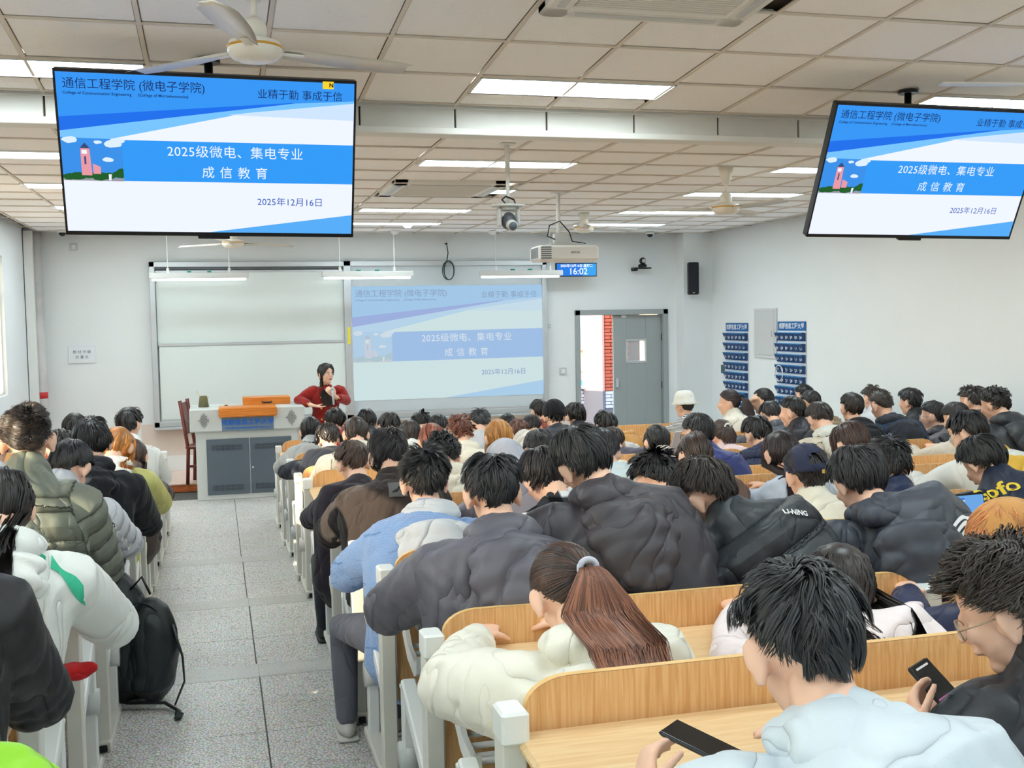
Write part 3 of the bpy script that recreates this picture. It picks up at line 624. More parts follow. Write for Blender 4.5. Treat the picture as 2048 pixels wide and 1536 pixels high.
# wall cameras, speakers, domes
p = at(1285, 527, 14.8)
t = thing('wall_camera', 'small black pan camera on a wall bracket above the door', 'camera', tuple(p))
MB().lathe([(0, -.05), (.06, -.05), (.065, -.03), (.05, -.01), (0, -.01)]).make('base', BLACK, t, True); MB().ell((0, -.01, .035), (.05, .05, .052)).make('camera_head', BLACK, t, True); MB().tube([(0, -.05, .035), (0, -.075, .035)], .028, 16).make('lens', GREY, t, True)
MB().bb((-.13, -.02, -.075), (.13, .1, -.055), .004).bb((-.1, .08, -.1), (-.04, .2, -.05), .004).make('bracket', BLACK, t)
def speaker(p, rz, label, h=.46):
    t = thing('wall_speaker', label, 'speaker', tuple(p), rz); MB().bb((-.075, -.08, -h/2), (.075, .07, h/2), .012).make('cabinet', BLACK, t); MB().bb((-.068, -.086, -h/2+.012), (.068, -.079, h/2-.02), .004).make('grille_cloth', mat('speaker_grille', (30, 34, 42), .8), t)
    MB().bb((-.02, .07, -.05), (.02, .14, .05), .004).make('bracket', BLACK, t); MB().bb((-.014, -.088, -h/2+.02), (.014, -.086, -h/2+.032), 0).make('badge', GREY, t)
speaker(at(1386, 557, 14.62), -.3, 'tall black column speaker near the right corner'); 
sp = at(-4, 575, 9.5); speaker((XL+.13, sp[1], sp[2]), 1.2, 'black wall speaker cut by the left edge')
for q_, lab in (((125, 474, 14.6), 'dark dome camera under the left corner of the television'), ((1300, 470, 14.6), 'white dome camera with dark eye above the door')):
    p = at(*q_); t = thing('dome_camera', lab, 'camera', (p[0], p[1], CF)); MB().lathe([(0, -.035), (.055, -.03), (.06, 0), (0, 0)]).make('collar', WHITE, t, True); MB().ell((0, 0, -.035), (.042, .042, .04)).make('dome', mat('smoked_dome', (22, 40, 40), .15), t, True)
for q_ in ((815, 449), (790, 463), (985, 462)):
    r_ = at(*q_, 1.); Y_ = min(14.5, CF/r_[2]); t = thing('smoke_detector', 'small round smoke detector on the ceiling '+{815: 'between the left lamps and the cassette', 790: 'just before the front wall, near the board middle', 985: 'above the right end of the board'}[q_[0]], 'detector', (r_[0]*Y_, Y_, CF-.002), 0, 'ceiling smoke detectors'); MB().lathe([(0, -.05), (.035, -.045), (.06, -.015), (.06, 0), (0, 0)]).make('body', WHITE, t, True)
# pipe at the left corner
t = thing('drain_pipe', 'tall white corner pipe with a red ring', 'pipe', (XL+.105, 14.8, -2.02))
MB().tube([(0, 0, 0), (0, 0, 1.2), (0, 0, 3.19)], .085, 20).make('pipe', mat('pipe_paint', (214, 212, 212), .45, vary=(3, .25)), t, True); MB().tube([(0, 0, 1.12), (0, 0, 1.2)], .088, 20).make('red_ring', mat('red_tape', (200, 50, 50), .5), t, True); MB().tube([(0, 0, .02), (0, 0, .12)], .11, 20).make('collar', WHITE, t, True)
MB().box((-.06, -.02, 1.5), (.12, .03, .03), .004).make('clamp', DARKG, t)
t = thing('conduit_duct', 'flat white cable duct beside the corner pipe', 'duct', (XL+.06, 14.62, -2.02)); MB().bb((-.05, -.04, 0), (.05, .06, 3.19), .004).make('cover', WHITE, t)
# notice, switches
p = at(164, 709, 14.985)
t = thing('wall_notice', 'white printed notice sheet on the front wall left of the boards', 'notice', tuple(p)); MB().bb((-.16, -.004, -.105), (.16, .004, .105), 0).make('sheet', mat('paper', (232, 236, 240), .7), t)
for s_, z_ in (('教 材 书 籍', .03), ('放 置 处', -.035)): m_ = text_mesh(s_, .045); m_.materials.append(mat('grey_ink', (120, 126, 134), .7)); link('lettering', m_, t, None, (0, -.007, z_))
MB().bb((-.165, -.006, -.11), (.165, .002, .11), .002).make('holder', mat('clear_holder', (222, 226, 232), .3), t).location = (0, .003, 0)
for q_, s_, lab in (((1126, 742), .05, 'grey light switch left of the door'), ((1098, 652), .028, 'small white sensor beside the board frame'), ((147, 494), .045, 'white wall socket high on the front wall')):
    p = at(*q_, 14.985); t = thing('wall_switch', lab, 'switch', tuple(p)); MB().bb((-s_, -.012, -s_), (s_, .01, s_), .004).make('plate', mat('switch_grey', (200, 206, 212), .4), t); MB().bb((-s_*.5, -.018, -s_*.6), (s_*.5, -.01, s_*.6), .003).make('rocker', WHITE, t)
# coiled cable on the wall
p = at(893, 487, 14.9); q = at(894, 541, 14.9)
t = thing('coiled_cable', 'coiled dark green cable dangling from the wall above the board', 'cable', tuple(p)); dz = q[2]-p[2]
MB().tube([(0, 0, 0), (.015, -.02, dz*.35), (-.01, -.03, dz*.7)]+[(.01+.075*math.sin(a)*(1+.15*math.sin(a*.37)), -.03-.004*a, dz*1.0+.13*math.cos(a)) for a in np.linspace(0, 19, 60)], .007, 6).make('cord', mat('cable_green', (34, 66, 62), .5), t, True); MB().tube([(0, .08, 0), (0, -.01, 0)], .012, 8).make('plug', BLACK, t, True)
# ------------------------------------------------------------------ right wall: box, phone pocket charts
YR = lambda px: 7.0/at(px, 640, 1.)[0]
y0, y1 = YR(1555), YR(1511); zt = at(1533, 617, (y0+y1)/2)[2]; zb = at(1533, 716, (y0+y1)/2)[2]
t = thing('electrical_box', 'grey flat electrical panel between the two blue pocket charts', 'panel', (XR, (y0+y1)/2, zt)); H_ = zt-zb; D_ = (y1-y0)/2
MB().bb((-.025, -D_, -H_), (.0, D_, 0), .004).make('cover_frame', mat('box_grey', (208, 210, 212), .4), t); o = MB().bb((-.035, -D_+.04, -H_+.04), (-.02, D_-.04, -.03), .003).make('door', mat('box_door', (202, 204, 206), .4), t); MB().box((-.04, -D_+.1, -H_*.5), (.012, .03, .08), .003).make('latch', ALU, o)
def chart(pxa, pxb, ztop, rows, label):
    ya, yb = YR(pxb), YR(pxa); w = yb-ya; t = thing('pocket_chart', label, 'organizer', (XR-.008, (ya+yb)/2, ztop), 0, None)
    BL = mat('chart_blue', (22, 100, 168), .6); BD = mat('pocket_navy', (16, 62, 116), .5); CY = mat('pocket_rim', (40, 140, 200), .5); CW = mat('chart_white', (226, 232, 238), .6)
    ph = .136; H = .115+rows*ph
    MB().bb((-.004, -w/2, -.115), (.0, w/2, 0), 0).make('header', BL, t); MB().bb((-.0025, -w/2, -H), (.0, w/2, -.11), 0).make('backing', CW, t)
    m_ = text_mesh('成都信息工程大学', .078, 0, bold=.002); m_.materials.append(CW); link('lettering', m_, t, None, (-.006, 0, -.06), (0, 0, -PI/2))
    pw_ = w/6-.006
    V = [(0, -pw_/2, -.095), (0, pw_/2, -.095), (0, pw_/2, 0), (0, -pw_/2, 0), (-.012, -pw_/2, -.095), (-.012, pw_/2, -.095), (-.055, pw_/2, 0), (-.055, -pw_/2, 0)]
    pk = MB().add(V, [(4, 5, 6, 7), (0, 4, 7, 3), (1, 2, 6, 5), (0, 1, 5, 4)]).mesh(False, BD)
    rim = MB().add([(-.056, -pw_/2, -.0), (-.056, pw_/2, 0), (-.056, pw_/2, .008), (-.056, -pw_/2, .008), (0, pw_/2, .008), (0, -pw_/2, .008)], [(0, 1, 2, 3), (3, 2, 4, 5)]).mesh(False, CY)
    cnt = 0
    for r in range(rows):
        for c in range(6):
            cnt += 1; o = link('pocket', pk, t, None, (-.004, w/2-(c+.5)*w/6, -.145-r*ph)); link('rim', rim, o)
            m_ = text_mesh('%02d' % cnt, .06, 0, bold=.0012); m_.materials.append(CW); link('number', m_, o, None, (-.038, 0, -.052), (0, math.radians(-20), -PI/2))
chart(1453, 1497, at(1475, 646, YR(1475))[2], 8, 'narrower blue phone pocket chart with numbered pockets, nearer the door')
chart(1557, 1613, at(1585, 643, YR(1585))[2], 8, 'wider blue phone pocket chart with numbered pockets, right of the electrical box')
p = at(1446, 738, YR(1446)); t = thing('thermostat', 'small dark green wall controller left of the pocket charts', 'controller', (XR, p[1], p[2])); MB().bb((-.015, -.05, -.06), (0, .05, .06), .003).make('body', mat('dark_teal', (60, 92, 92), .4), t)
t = thing('hanging_wire_ring', 'white cable loop hooked on the right pocket chart', 'cable', (XR-.09, YR(1570), at(1570, 746, YR(1570))[2])); MB().tube([(0, .1*math.cos(a), .1*math.sin(a)) for a in np.linspace(0, 2*PI, 25)], .006, 6).make('loop', WHITE, t, True)
# ------------------------------------------------------------------ lectern
PY = 12.95
pa, pb = at(398, 1003, PY), at(552, 995, PY)
x0 = at(392, 900, PY)[0]; x1 = at(596, 860, PY)[0]; xm0, xm1 = at(378, 815, PY)[0], at(608, 815, PY)[0]
lc = thing('lectern', 'grey steel multimedia lectern with slate doors and orange wooden top', 'lectern', ((x0+x1)/2, PY, -2.02)); LW = (x1-x0)/2; LW2 = (xm1-xm0)/2
dxo = (xm0+xm1)/2-(x0+x1)/2
LG = mat('lectern_grey', (206, 210, 208), .45)
MB().bb((-LW, 0, 0), (LW, .7, .80), .008).make('cabinet', LG, lc)
zt0, zt1 = .79, 1.05
mbx = MB(); mbx.bb((-LW2+dxo, -.05, zt0), (LW2+dxo, .74, zt1), .012); mbx.make('upper_case', LG, lc)
sl = MB(); 
def slots(mb_, cx, cz, w, h, nx, nz, y):
    for i in range(nx):
        for j in range(nz): mb_.box((cx-w/2+(i+.5)*w/nx, y, cz-h/2+(j+.5)*h/nz), (w/nx*.4, .004, h/nz*.8), 0)
dk = mat('slot_dark', (58, 66, 74), .6)
for s_, nm in ((-1, 'left'), (1, 'right')):
    d = MB().bb((-LW*.80 if s_ < 0 else .006+.02, -.012, .06), (-.006+.02 if s_ < 0 else LW*.86, .004, .70), .004).make('door', DARKG, lc)
    v = MB(); c_ = -LW*.4 if s_ < 0 else LW*.43; slots(v, c_, .60, LW*.6, .07, 22, 2, -.014); slots(v, c_, .14, LW*.6, .07, 22, 2, -.014); v.make('vent_slots', dk, d)
    v = MB(); cx = dxo+s_*LW2*.76
    for i in range(-4, 5):
        for j in range(-5, 6):
            if abs(i)/4.5+abs(j)/5.5 <= 1: v.box((cx+i*.014+(.007 if j % 2 else 0), -.053, (zt0+zt1)/2+j*.0165), (.005, .004, .013), 0)
    v.make('speaker_slots', dk, lc)
MB().tube([(.05, -.02, .36), (.05, 0, .36)], .012, 12).make('door_lock', ALU, lc, True)
MB().bb((dxo-LW2*.45, -.058, zt0-.0), (dxo+LW2*.45, -.04, zt1-.1), .004).make('name_panel', mat('name_slate', (108, 128, 150), .45), lc)
m_ = text_mesh('成都信息工程大学', .070, .001, bold=.0015, space=1.1); m_.materials.append(mat('blue_letter', (30, 110, 215), .4)); link('lettering', m_, lc, None, (dxo, -.06, zt0+.095))
m_ = text_mesh('Chengdu University of Information Technology', .026, .001, bold=.0005); m_.materials.append(mat('blue_letter', (30, 110, 215), .4)); link('lettering', m_, lc, None, (dxo, -.06, zt0+.035))
MB().bb((dxo-LW2*.50, -.11, zt1-.10), (dxo+LW2*.51, .25, zt1+.01), .012).make('wooden_front', ORW, lc)
o = MB().bb((dxo-LW2*.06, .30, zt1), (dxo+LW2*.79, .62, zt1+.09), .006).make('wooden_lid', ORW, lc); MB().tube([(dxo+LW2*.28, .29, zt1+.04), (dxo+LW2*.29, .27, zt1+.03), (dxo+LW2*.44, .27, zt1+.03), (dxo+LW2*.45, .29, zt1+.04)], .009, 8).make('handle', BLACK, o, True)
LZ = -2.02+zt1
p = at(407, 806, PY+.3); t = thing('pencil_cup', 'woven green-brown cup with sticks on the lectern top', 'cup', (p[0], PY+.3, LZ)); MB().lathe([(.055, 0), (.06, .005), (.045, .11), (.04, .13), (.034, .13), (.04, .02), (0, .02)]).make('cup', mat('woven_green', (118, 114, 82), .8, bump=(120, .8, .02)), t, True); MB().tube([(0, 0, .03), (-.07, 0, .19)], .007, 6).tube([(.01, .01, .03), (.05, 0, .12)], .014, 6).make('stick', mat('bone', (214, 208, 180), .6), t, True)
p = at(452, 806, PY+.3); t = thing('remote_control', 'small white marker box standing on the lectern', 'remote', (p[0], PY+.3, LZ)); MB().bb((-.018, -.012, 0), (.018, .012, .085), .004).make('body', WHITE, t); MB().bb((-.018, -.013, 0), (.018, .013, .02), .003).make('base', BLACK, t)
# red wooden chair behind the lectern
cx = at(395, 900, 13.75)[0]
t = thing('wooden_chair', 'dark red wooden chair on the stage left of the lectern', 'chair', (cx+.12, 13.75, -1.913), math.radians(78))
MB().bb((-.2, -.2, .42), (.2, .22, .46), .012).make('seat', REDW, t)
for sx in (-1, 1):
    MB().tube([(sx*.18, -.18, 0), (sx*.18, -.17, .42)], .02, 8).make('leg', REDW, t, True); MB().tube([(sx*.18, .21, 0), (sx*.18, .19, .42), (sx*.18, .27, 1.0)], .022, 8).make('leg', REDW, t, True)
    MB().bb((sx*.18-.012, -.17, .2), (sx*.18+.012, .19, .23), .004).make('stretcher', REDW, t)
MB().box((0, .25, .78), (.36, .022, .38), .008, Matrix.Rotation(-.14, 3, 'X')).make('backrest', REDW, t)
# ------------------------------------------------------------------ linked desk rows
def YK(k): return 2.2+.88*k
_dm = {}
def dmesh(key, fn):
    if key not in _dm: _dm[key] = fn()
    return _dm[key]
CAPM = mat('desk_end_cap', (236, 238, 236), .35)
def desk_row(k, xs_, label, group, ends):
    """posts at xs_, bays between them; ends = x of aisle side end frames"""
    y = YK(k); z = fl(y-.1); t = thing('desk_row', label, 'desk', (xs_[0], y, z), 0, group)
    post = dmesh('post', lambda: MB().bb((-.027, -.035, 0), (.027, .035, .745), .004).mesh(False, STEEL))
    cap = dmesh('cap', lambda: MB().bb((-.030, -.048, .735), (.030, .04, .805), .006).mesh(False, CAPM))
    foot = dmesh('foot', lambda: MB().bb((-.032, -.06, 0), (.032, .5, .035), .006).bb((-.034, -.06, .0), (.034, .05, .05), .006).mesh(False, STEEL))
    plug = dmesh('plug', lambda: MB().bb((-.016, -.066, .008), (.016, -.058, .036), .003).mesh(False, BLACK))
    def seatleg():
        m = MB(); m.bb((-.022, .40, 0), (.022, .455, .50), .004); m.box((0, .425, .5), (.05, .07, .02), .005)
        a = math.atan2(.17, .42); R_ = Matrix.Rotation(a, 3, 'X'); m.box((0, .22, .425), (.05, .46, .05), .006, R_); return m.mesh(False, CAPM)
    def disc(): return MB().tube([(-.034, .43, .27), (.034, .43, .27)], .05, 20).mesh(True, GREY)
    def bolt(): return MB().tube([(-.001, 0, 0), (.004, 0, 0)], .005, 8).mesh(True, DARKG)
    sgs = (-1,) if xs_[0] > 0 else (1,)
    for i, x in enumerate(xs_):
        dx = x-xs_[0]; link('post', post, t, None, (dx, 0, 0)); link('end_cap', cap, t, None, (dx, 0, 0)); link('foot_bar', foot, t, None, (dx, 0, 0)); link('foot_plug', plug, t, None, (dx, 0, 0))
        link('seat_support', dmesh('sl', seatleg), t, None, (dx, 0, 0)); link('hinge_disc', dmesh('disc', disc), t, None, (dx, 0, 0))
    L = xs_[1]-xs_[0]; w = L-.075
    def top():
        m = MB(); m.box((0, -.19, .725), (w+.06, .40, .026), .009, Matrix.Rotation(.03, 3, 'X')); return m.mesh(False, DESKW)
    def back():
        n = 8; r = .10; P = []
        for a in np.linspace(PI, PI/2, n): P.append((-w/2+r+r*math.cos(a), .85-.0-r*.62+r*.62*math.sin(a)))
        for a in np.linspace(PI/2, 0, n): P.append((w/2-r+r*math.cos(a), .85-r*.62+r*.62*math.sin(a)))
        P += [(w/2, .30), (w/2-.03, .27), (-w/2+.03, .27), (-w/2, .30)]
        m = MB(); m.prism(P, .010, .028); me = m.mesh(False, BACKW); v = getv(me); v[:, 1] += .02*np.cos(v[:, 0]/w*PI)+.05*(v[:, 2]-.7)*(v[:, 2] > .7); setv(me, v); return me
    def edge():
        n = 8; r = .10; P = []
        for a in np.linspace(PI, PI/2, n): P.append((-w/2+r+r*math.cos(a), .85-r*.62+r*.62*math.sin(a)))
        for a in np.linspace(PI/2, 0, n): P.append((w/2-r+r*math.cos(a), .85-r*.62+r*.62*math.sin(a)))
        V = [(x, .009, z+.001) for x, z in P]+[(x, .029, z+.001) for x, z in P]; q = len(P)
        me = MB().add(V, [(i, i+1, i+1+q, i+q) for i in range(q-1)]).mesh(False, mat('ply_edge', (240, 196, 128), .4)); v = getv(me); v[:, 1] += .02*np.cos(v[:, 0]/w*PI)+.05*(v[:, 2]-.7)*(v[:, 2] > .7); setv(me, v); return me
    def brk():
        m = MB(); P = [(-.02, .70), (-.04, .70), (-.10, .60), (-.16, .55), (-.30, .53), (-.33, .56), (-.33, .50), (-.28, .475), (-.14, .50), (-.05, .56)]
        V = [(-.008, a, b) for a, b in P]+[(.008, a, b) for a, b in P]; n = len(P)
        m.add(V, [tuple(range(n-1, -1, -1)), tuple(range(n, 2*n))]+[(i, (i+1) % n, (i+1) % n+n, i+n) for i in range(n)]); return m.mesh(False, CAPM)
    def slat(): return MB().tube([(-w/2+.02, 0, 0), (w/2-.02, 0, 0)], .013, 8, (0, 1, 0), .008).mesh(True, CAPM)
    def arm(): return MB().bb((-.01, -.37, .66), (.01, -.02, .712), .004).mesh(False, GREY)
    def seat(): 
        m = MB(); m.box((0, .28, .425), (.44, .34, .016), .007); return m.mesh(False, BACKW)
    def boltp(): return MB().tube([(0, .18, .432), (0, .18, .438)], .012, 10).mesh(True, ALU)
    for i in range(len(xs_)-1):
        cx = (xs_[i]+xs_[i+1])/2-xs_[0]; o = (cx, 0, 0)
        link('desktop', dmesh('top', top), t, None, o); b = link('backrest', dmesh('back', back), t, None, o); link('edge_band', dmesh('edge', edge), b)
        for s_ in (-1, 1): link('rack_bracket', dmesh('brk', brk), t, None, (cx+s_*(w/2-.02), 0, 0)); link('desk_arm', dmesh('arm', arm), t, None, (cx+s_*(w/2-.02), 0, 0))
        for yy, zz in ((-.12, .535), (-.18, .525), (-.24, .52), (-.30, .53)): link('rack_slat', dmesh('slat', slat), t, None, (cx, yy, zz))
        for j in (-1, 0, 1): s_ = link('seat', dmesh('seat', seat), t, None, (cx+j*L/3, 0, 0)); link('bolt', dmesh('bp', boltp), s_)
    return t
ORD = ['nearest the camera', 'second from the camera', 'third from the camera', 'fourth from the camera', 'fifth from the camera', 'sixth from the camera', 'fifth from the front', 'fourth from the front', 'third from the front', 'second from the front', 'foremost, beside the lectern']
RX = [.575+1.64*i for i in range(4)]; LX = [-.50-1.64, -.50]
for k in range(11): desk_row(k, RX, 'light wood linked desk row right of the aisle, '+ORD[k], 'linked desk rows', None)
for k in range(11): desk_row(k, LX, 'short light wood desk row left of the aisle, '+ORD[k].replace('foremost, beside the lectern', 'foremost'), 'linked desk rows', None)
# ------------------------------------------------------------------ people
def bez(a, b, c, n):
    t = np.linspace(0, 1, n)[:, None]; return (1-t)**2*a+2*t*(1-t)*b+t*t*c
def rot(yaw, pitch, roll):
    return np.array(Euler((0, 0, math.radians(yaw))).to_matrix() @ Euler((math.radians(-pitch), 0, 0)).to_matrix() @ Euler((0, math.radians(roll), 0)).to_matrix())
SKC = np.array((0, -.010, .028)); SKA = np.array((.079, .097, .095))
EAR = [0.]
def hairline(az, low=0.):
    """lowest z of the hair (head frame) at angle az from the front"""
    a = np.degrees(np.abs(az)); L = max(low, -.01); return np.interp(a, [0, 35, 60, 80, 100, 120, 150, 180], [.078, .07, .052-max(L, 0)*.6, .030-L*1.7, EAR[0]+.024-L*2.2, EAR[0]-.022-L*1.8, -.058-low, -.066-low])
_rot_tab = {}
def crown_frame(tilt):
    w = nrm((0, -math.sin(tilt), math.cos(tilt))); f = nrm((0, math.cos(tilt), math.sin(tilt))); x = np.array((1., 0, 0)); return x, f, w
def sdir(th, ph, tilt):
    x, f, w = crown_frame(tilt); st, ct = np.sin(th), np.cos(th)
    return (st*np.sin(ph))[..., None]*x+(st*np.cos(ph))[..., None]*f+ct[..., None]*w
def thmax(ph, tilt, low):
    th = np.linspace(.1, 2.9, 60)[:, None]; P = SKC+sdir(th+0*ph[None, :], ph[None, :]+0*th, tilt)*SKA
    az = np.arctan2(P[..., 0], P[..., 1]); ok = P[..., 2] > hairline(az, low); bad = ~ok; first = np.where(bad.any(0), bad.argmax(0), 59); return th[first, 0]
def strand_mesh(paths, width, up, seed, m, shade=None):
    """paths (n, s, 3) -> folded ribbons, up (n, s, 3) outward normals"""
    n, s, _ = paths.shape; rs = np.random.RandomState(seed)
    T = np.gradient(paths, axis=1); T /= np.maximum(np.linalg.norm(T, axis=2, keepdims=True), 1e-6)
    S = np.cross(T, up); S /= np.maximum(np.linalg.norm(S, axis=2, keepdims=True), 1e-6); U = np.cross(S, T)
    t = np.linspace(0, 1, s)[None, :, None]; w = width*(1-t**2.5*.93)*rs.uniform(.6, 1.25, (n, 1, 1))
    V = np.stack([paths-S*w-U*w*.5, paths+U*w*.35, paths+S*w-U*w*.5], 2).reshape(-1, 3)
    idx = np.arange(n*s).reshape(n, s)*3; a = idx[:, :-1].ravel(); b = idx[:, 1:].ravel()
    F = np.concatenate([np.stack([a, a+1, b+1, b], 1), np.stack([a+1, a+2, b+2, b+1], 1)])
    me = bpy.data.meshes.new('m'); me.vertices.add(len(V)); me.vertices.foreach_set('co', V.astype(np.float32).ravel())
    me.loops.add(F.size); me.loops.foreach_set('vertex_index', F.astype(np.int32).ravel()); me.polygons.add(len(F)); me.polygons.foreach_set('loop_start', np.arange(0, F.size, 4, dtype=np.int32))
    me.update(calc_edges=True); me.shade_smooth()
    at_ = me.attributes.new('strand', 'FLOAT', 'POINT'); sv = rs.rand(n)**1.6 if shade is None else shade
    at_.data.foreach_set('value', np.repeat(sv, s*3).astype(np.float32)); me.materials.append(m); return me
def cap_mesh(tilt, low, k, m, nph=28, nth=8, cut=1.0):
    ph = np.linspace(0, 2*PI, nph, endpoint=False); tm = thmax(ph, tilt, low)*cut; V = []; 
    for j in range(nth+1):
        t = tm*j/nth; V.append(SKC+sdir(t, ph, tilt)*(SKA*(1.0+k*(1-(j/nth)**4))))
    V = np.vstack(V); F = [(j*nph+i, j*nph+(i+1) % nph, (j+1)*nph+(i+1) % nph, (j+1)*nph+i) for j in range(nth) for i in range(nph)]
    return V, F
def hair_paths(style, n, seed, R, Hc, back, det=1.0):
    """strand paths in the person frame"""
    rs = np.random.RandomState(seed); tilt = style.get('tilt', .42); low = style.get('low', 0.); thick = style.get('thick', .014); L = style.get('len', .5); kind = style['kind']
    ph = rs.rand(n)*2*PI-PI; tm = thmax(ph, tilt, low); S = 8; t = np.linspace(0, 1, S)[None, :]
    nl = style.get('nlock', 70); lph = rs.rand(nl)*2*PI-PI; lth = np.sqrt(rs.rand(nl))*2.0; lx_ = np.stack([lth*np.cos(lph), lth*np.sin(lph)], 1)
    if kind == 'pony':
        th0 = (tm*(.25+.75*np.sqrt(rs.rand(n)))); d0 = sdir(th0, ph, tilt); T = nrm(style.get('tie', (0, -.93, .05)))
        om = np.arccos(np.clip(d0 @ T, -1, 1))[:, None]; w = t
        D = (np.sin((1-w)*om)/np.sin(om))[..., None]*d0[:, None]+(np.sin(w*om)/np.sin(om))[..., None]*T
        off = (.02+.10*rs.rand(n))[:, None, None]*(1-.3*t[..., None]); P = SKC+D*SKA*(1+off)
        return P @ R.T+Hc, D @ R.T
    th0 = tm*np.sqrt(rs.rand(n))*.92; sx2 = np.stack([th0*np.cos(ph), th0*np.sin(ph)], 1); lk = ((sx2[:, None]-lx_[None])**2).sum(2).argmin(1)
    lphi = (rs.randn(nl)*.22)[lk][:, None]; llen = rs.uniform(.55, 1.15, nl)[lk]; llift = rs.uniform(.35, 1.5, nl)[lk][:, None]; mess = style.get('mess', 1)
    ang = L*(.7+.5*rs.rand(n)); 
    if kind in ('long', 'bob'): ang = np.full(n, 3.)
    ang = ang*(1+(llen-1)*min(1, mess)); over = style.get('over', .10)*rs.rand(n)*llen; the = np.minimum(th0+ang, tm+over)
    if kind in ('long', 'bob'): the = np.minimum(th0+ang, tm+.18)
    th = th0[:, None]+(the-th0)[:, None]*t
    sw = style.get('swirl', .35)*(t**1.0)*(1 if seed % 2 else -1); phx = ph[:, None]+sw*np.exp(-th0[:, None]*1.2)+(rs.randn(n, 1)*.06+lphi)*t*mess
    if style.get('fringe', 0): phx = phx
    if kind in ('long', 'bob'):
        fr_ = math.radians(style.get('front', 62)); pe = np.where(np.abs(ph) < fr_, np.sign(ph)*fr_*(1+.25*rs.rand(n)), ph); phx = ph[:, None]+(pe-ph)[:, None]*np.minimum(1, t*1.5)+rs.randn(n, 1)*.04*t
        tme = np.interp(pe, np.linspace(-PI, PI, 73), thmax(np.linspace(-PI, PI, 73), tilt, low)); the = np.minimum(th0+ang, tme+.18); th = th0[:, None]+(the-th0)[:, None]*t
    D = sdir(th, phx, tilt)
    lay = rs.rand(n)**.6; lift = thick*(.25+.75*lay)[:, None]*(np.sin(np.minimum(t*2.4, PI/2+.0))*(1-.35*t)) 
    lift = lift*(1+(llift-1)*min(1.3, mess))+style.get('tuft', .006)*mess*t**2*llift
    if style.get('spiky'): lift = lift+style['spiky']*(t**1.5)*(llift*.6+.4*rs.rand(n, 1))*np.clip(1.7-th0[:, None], 0, 1)
    P = SKC+D*SKA+D*(lift[..., None]+.003)
    if style.get('curly'):
        q = style['curly']; ph2 = rs.rand(n, 1)*6.28; fr = 9+4*rs.rand(n, 1); E1 = np.cross(D, [0, 0, 1.]); E1 /= np.linalg.norm(E1, axis=2, keepdims=True)+1e-6
        P = P+(E1*np.sin(fr*t+ph2)[..., None]+D*np.cos(fr*t+ph2)[..., None])*q*np.minimum(1, t*3)[..., None]
    # locks: strand tips gather toward neighbours
    K = max(6, int(n/style.get('lock', 9))); ci = rs.choice(n, K, replace=False); d2 = ((P[:, 4][:, None]-P[ci, 4][None])**2).sum(2); near = ci[d2.argmin(1)]
    P = P+(P[near]-P)*(style.get('gather', .55)*t**1.5)[..., None]
    W = P @ R.T+Hc; N = D @ R.T
    if kind in ('long', 'bob'):
        az = np.degrees(np.abs(ph)); keep = az > -1; W, N, th0k = W[keep], N[keep], th0[keep]; m_ = len(W)
        Ll = style.get('fall', .1)*(.75+.35*rs.rand(m_)); S2 = 9; zN = None
        cur = W[:, -1]; pts = [W]; dirv = (W[:, -1]-W[:, -3]); dirv /= np.linalg.norm(dirv, axis=1, keepdims=True)+1e-6; out = [N]
        wav = rs.rand(m_)*6; rnd = rs.randn(m_, 3)*.10
        for i in range(S2):
            f_ = min(1, (i+1)/3); g_ = np.array((0, style.get('drift', -.15), -1.))+rnd; g_ /= np.linalg.norm(g_, axis=1, keepdims=True)
            dd = dirv*(1-f_)+g_*f_; dd /= np.linalg.norm(dd, axis=1, keepdims=True)+1e-6; cur = cur+dd*(Ll/S2)[:, None]
            cur[:, 0] += style.get('wave', .002)*np.sin(wav+i*1.1)
            yb = back(cur[:, 2], cur[:, 0]); cur[:, 1] = np.where((cur[:, 1] > yb) & (np.abs(cur[:, 0]-Hc[0]) < .15) & (cur[:, 1] < yb+.22), yb-.006*rs.rand(m_), cur[:, 1])
            pts.append(cur[:, None].copy()); nn = N[:, -1].copy(); nn[:, 1] -= .5; out.append((nn/np.linalg.norm(nn, axis=1, keepdims=True))[:, None])
        W = np.concatenate(pts, 1); N = np.concatenate(out, 1)
        Q = W[:, [0, 2, 4, 6, 7]+list(range(8, W.shape[1]))]; Nn = N[:, [0, 2, 4, 6, 7]+list(range(8, W.shape[1]))]
        K = max(5, m_//10); ci = rs.choice(m_, K, replace=False); d2 = ((Q[:, -3][:, None]-Q[ci, -3][None])**2).sum(2); near_ = ci[d2.argmin(1)]; tt = np.linspace(0, 1, Q.shape[1])[None, :, None]
        Q = Q+(Q[near_]-Q)*.3*tt**2; return Q, Nn
    return W, N
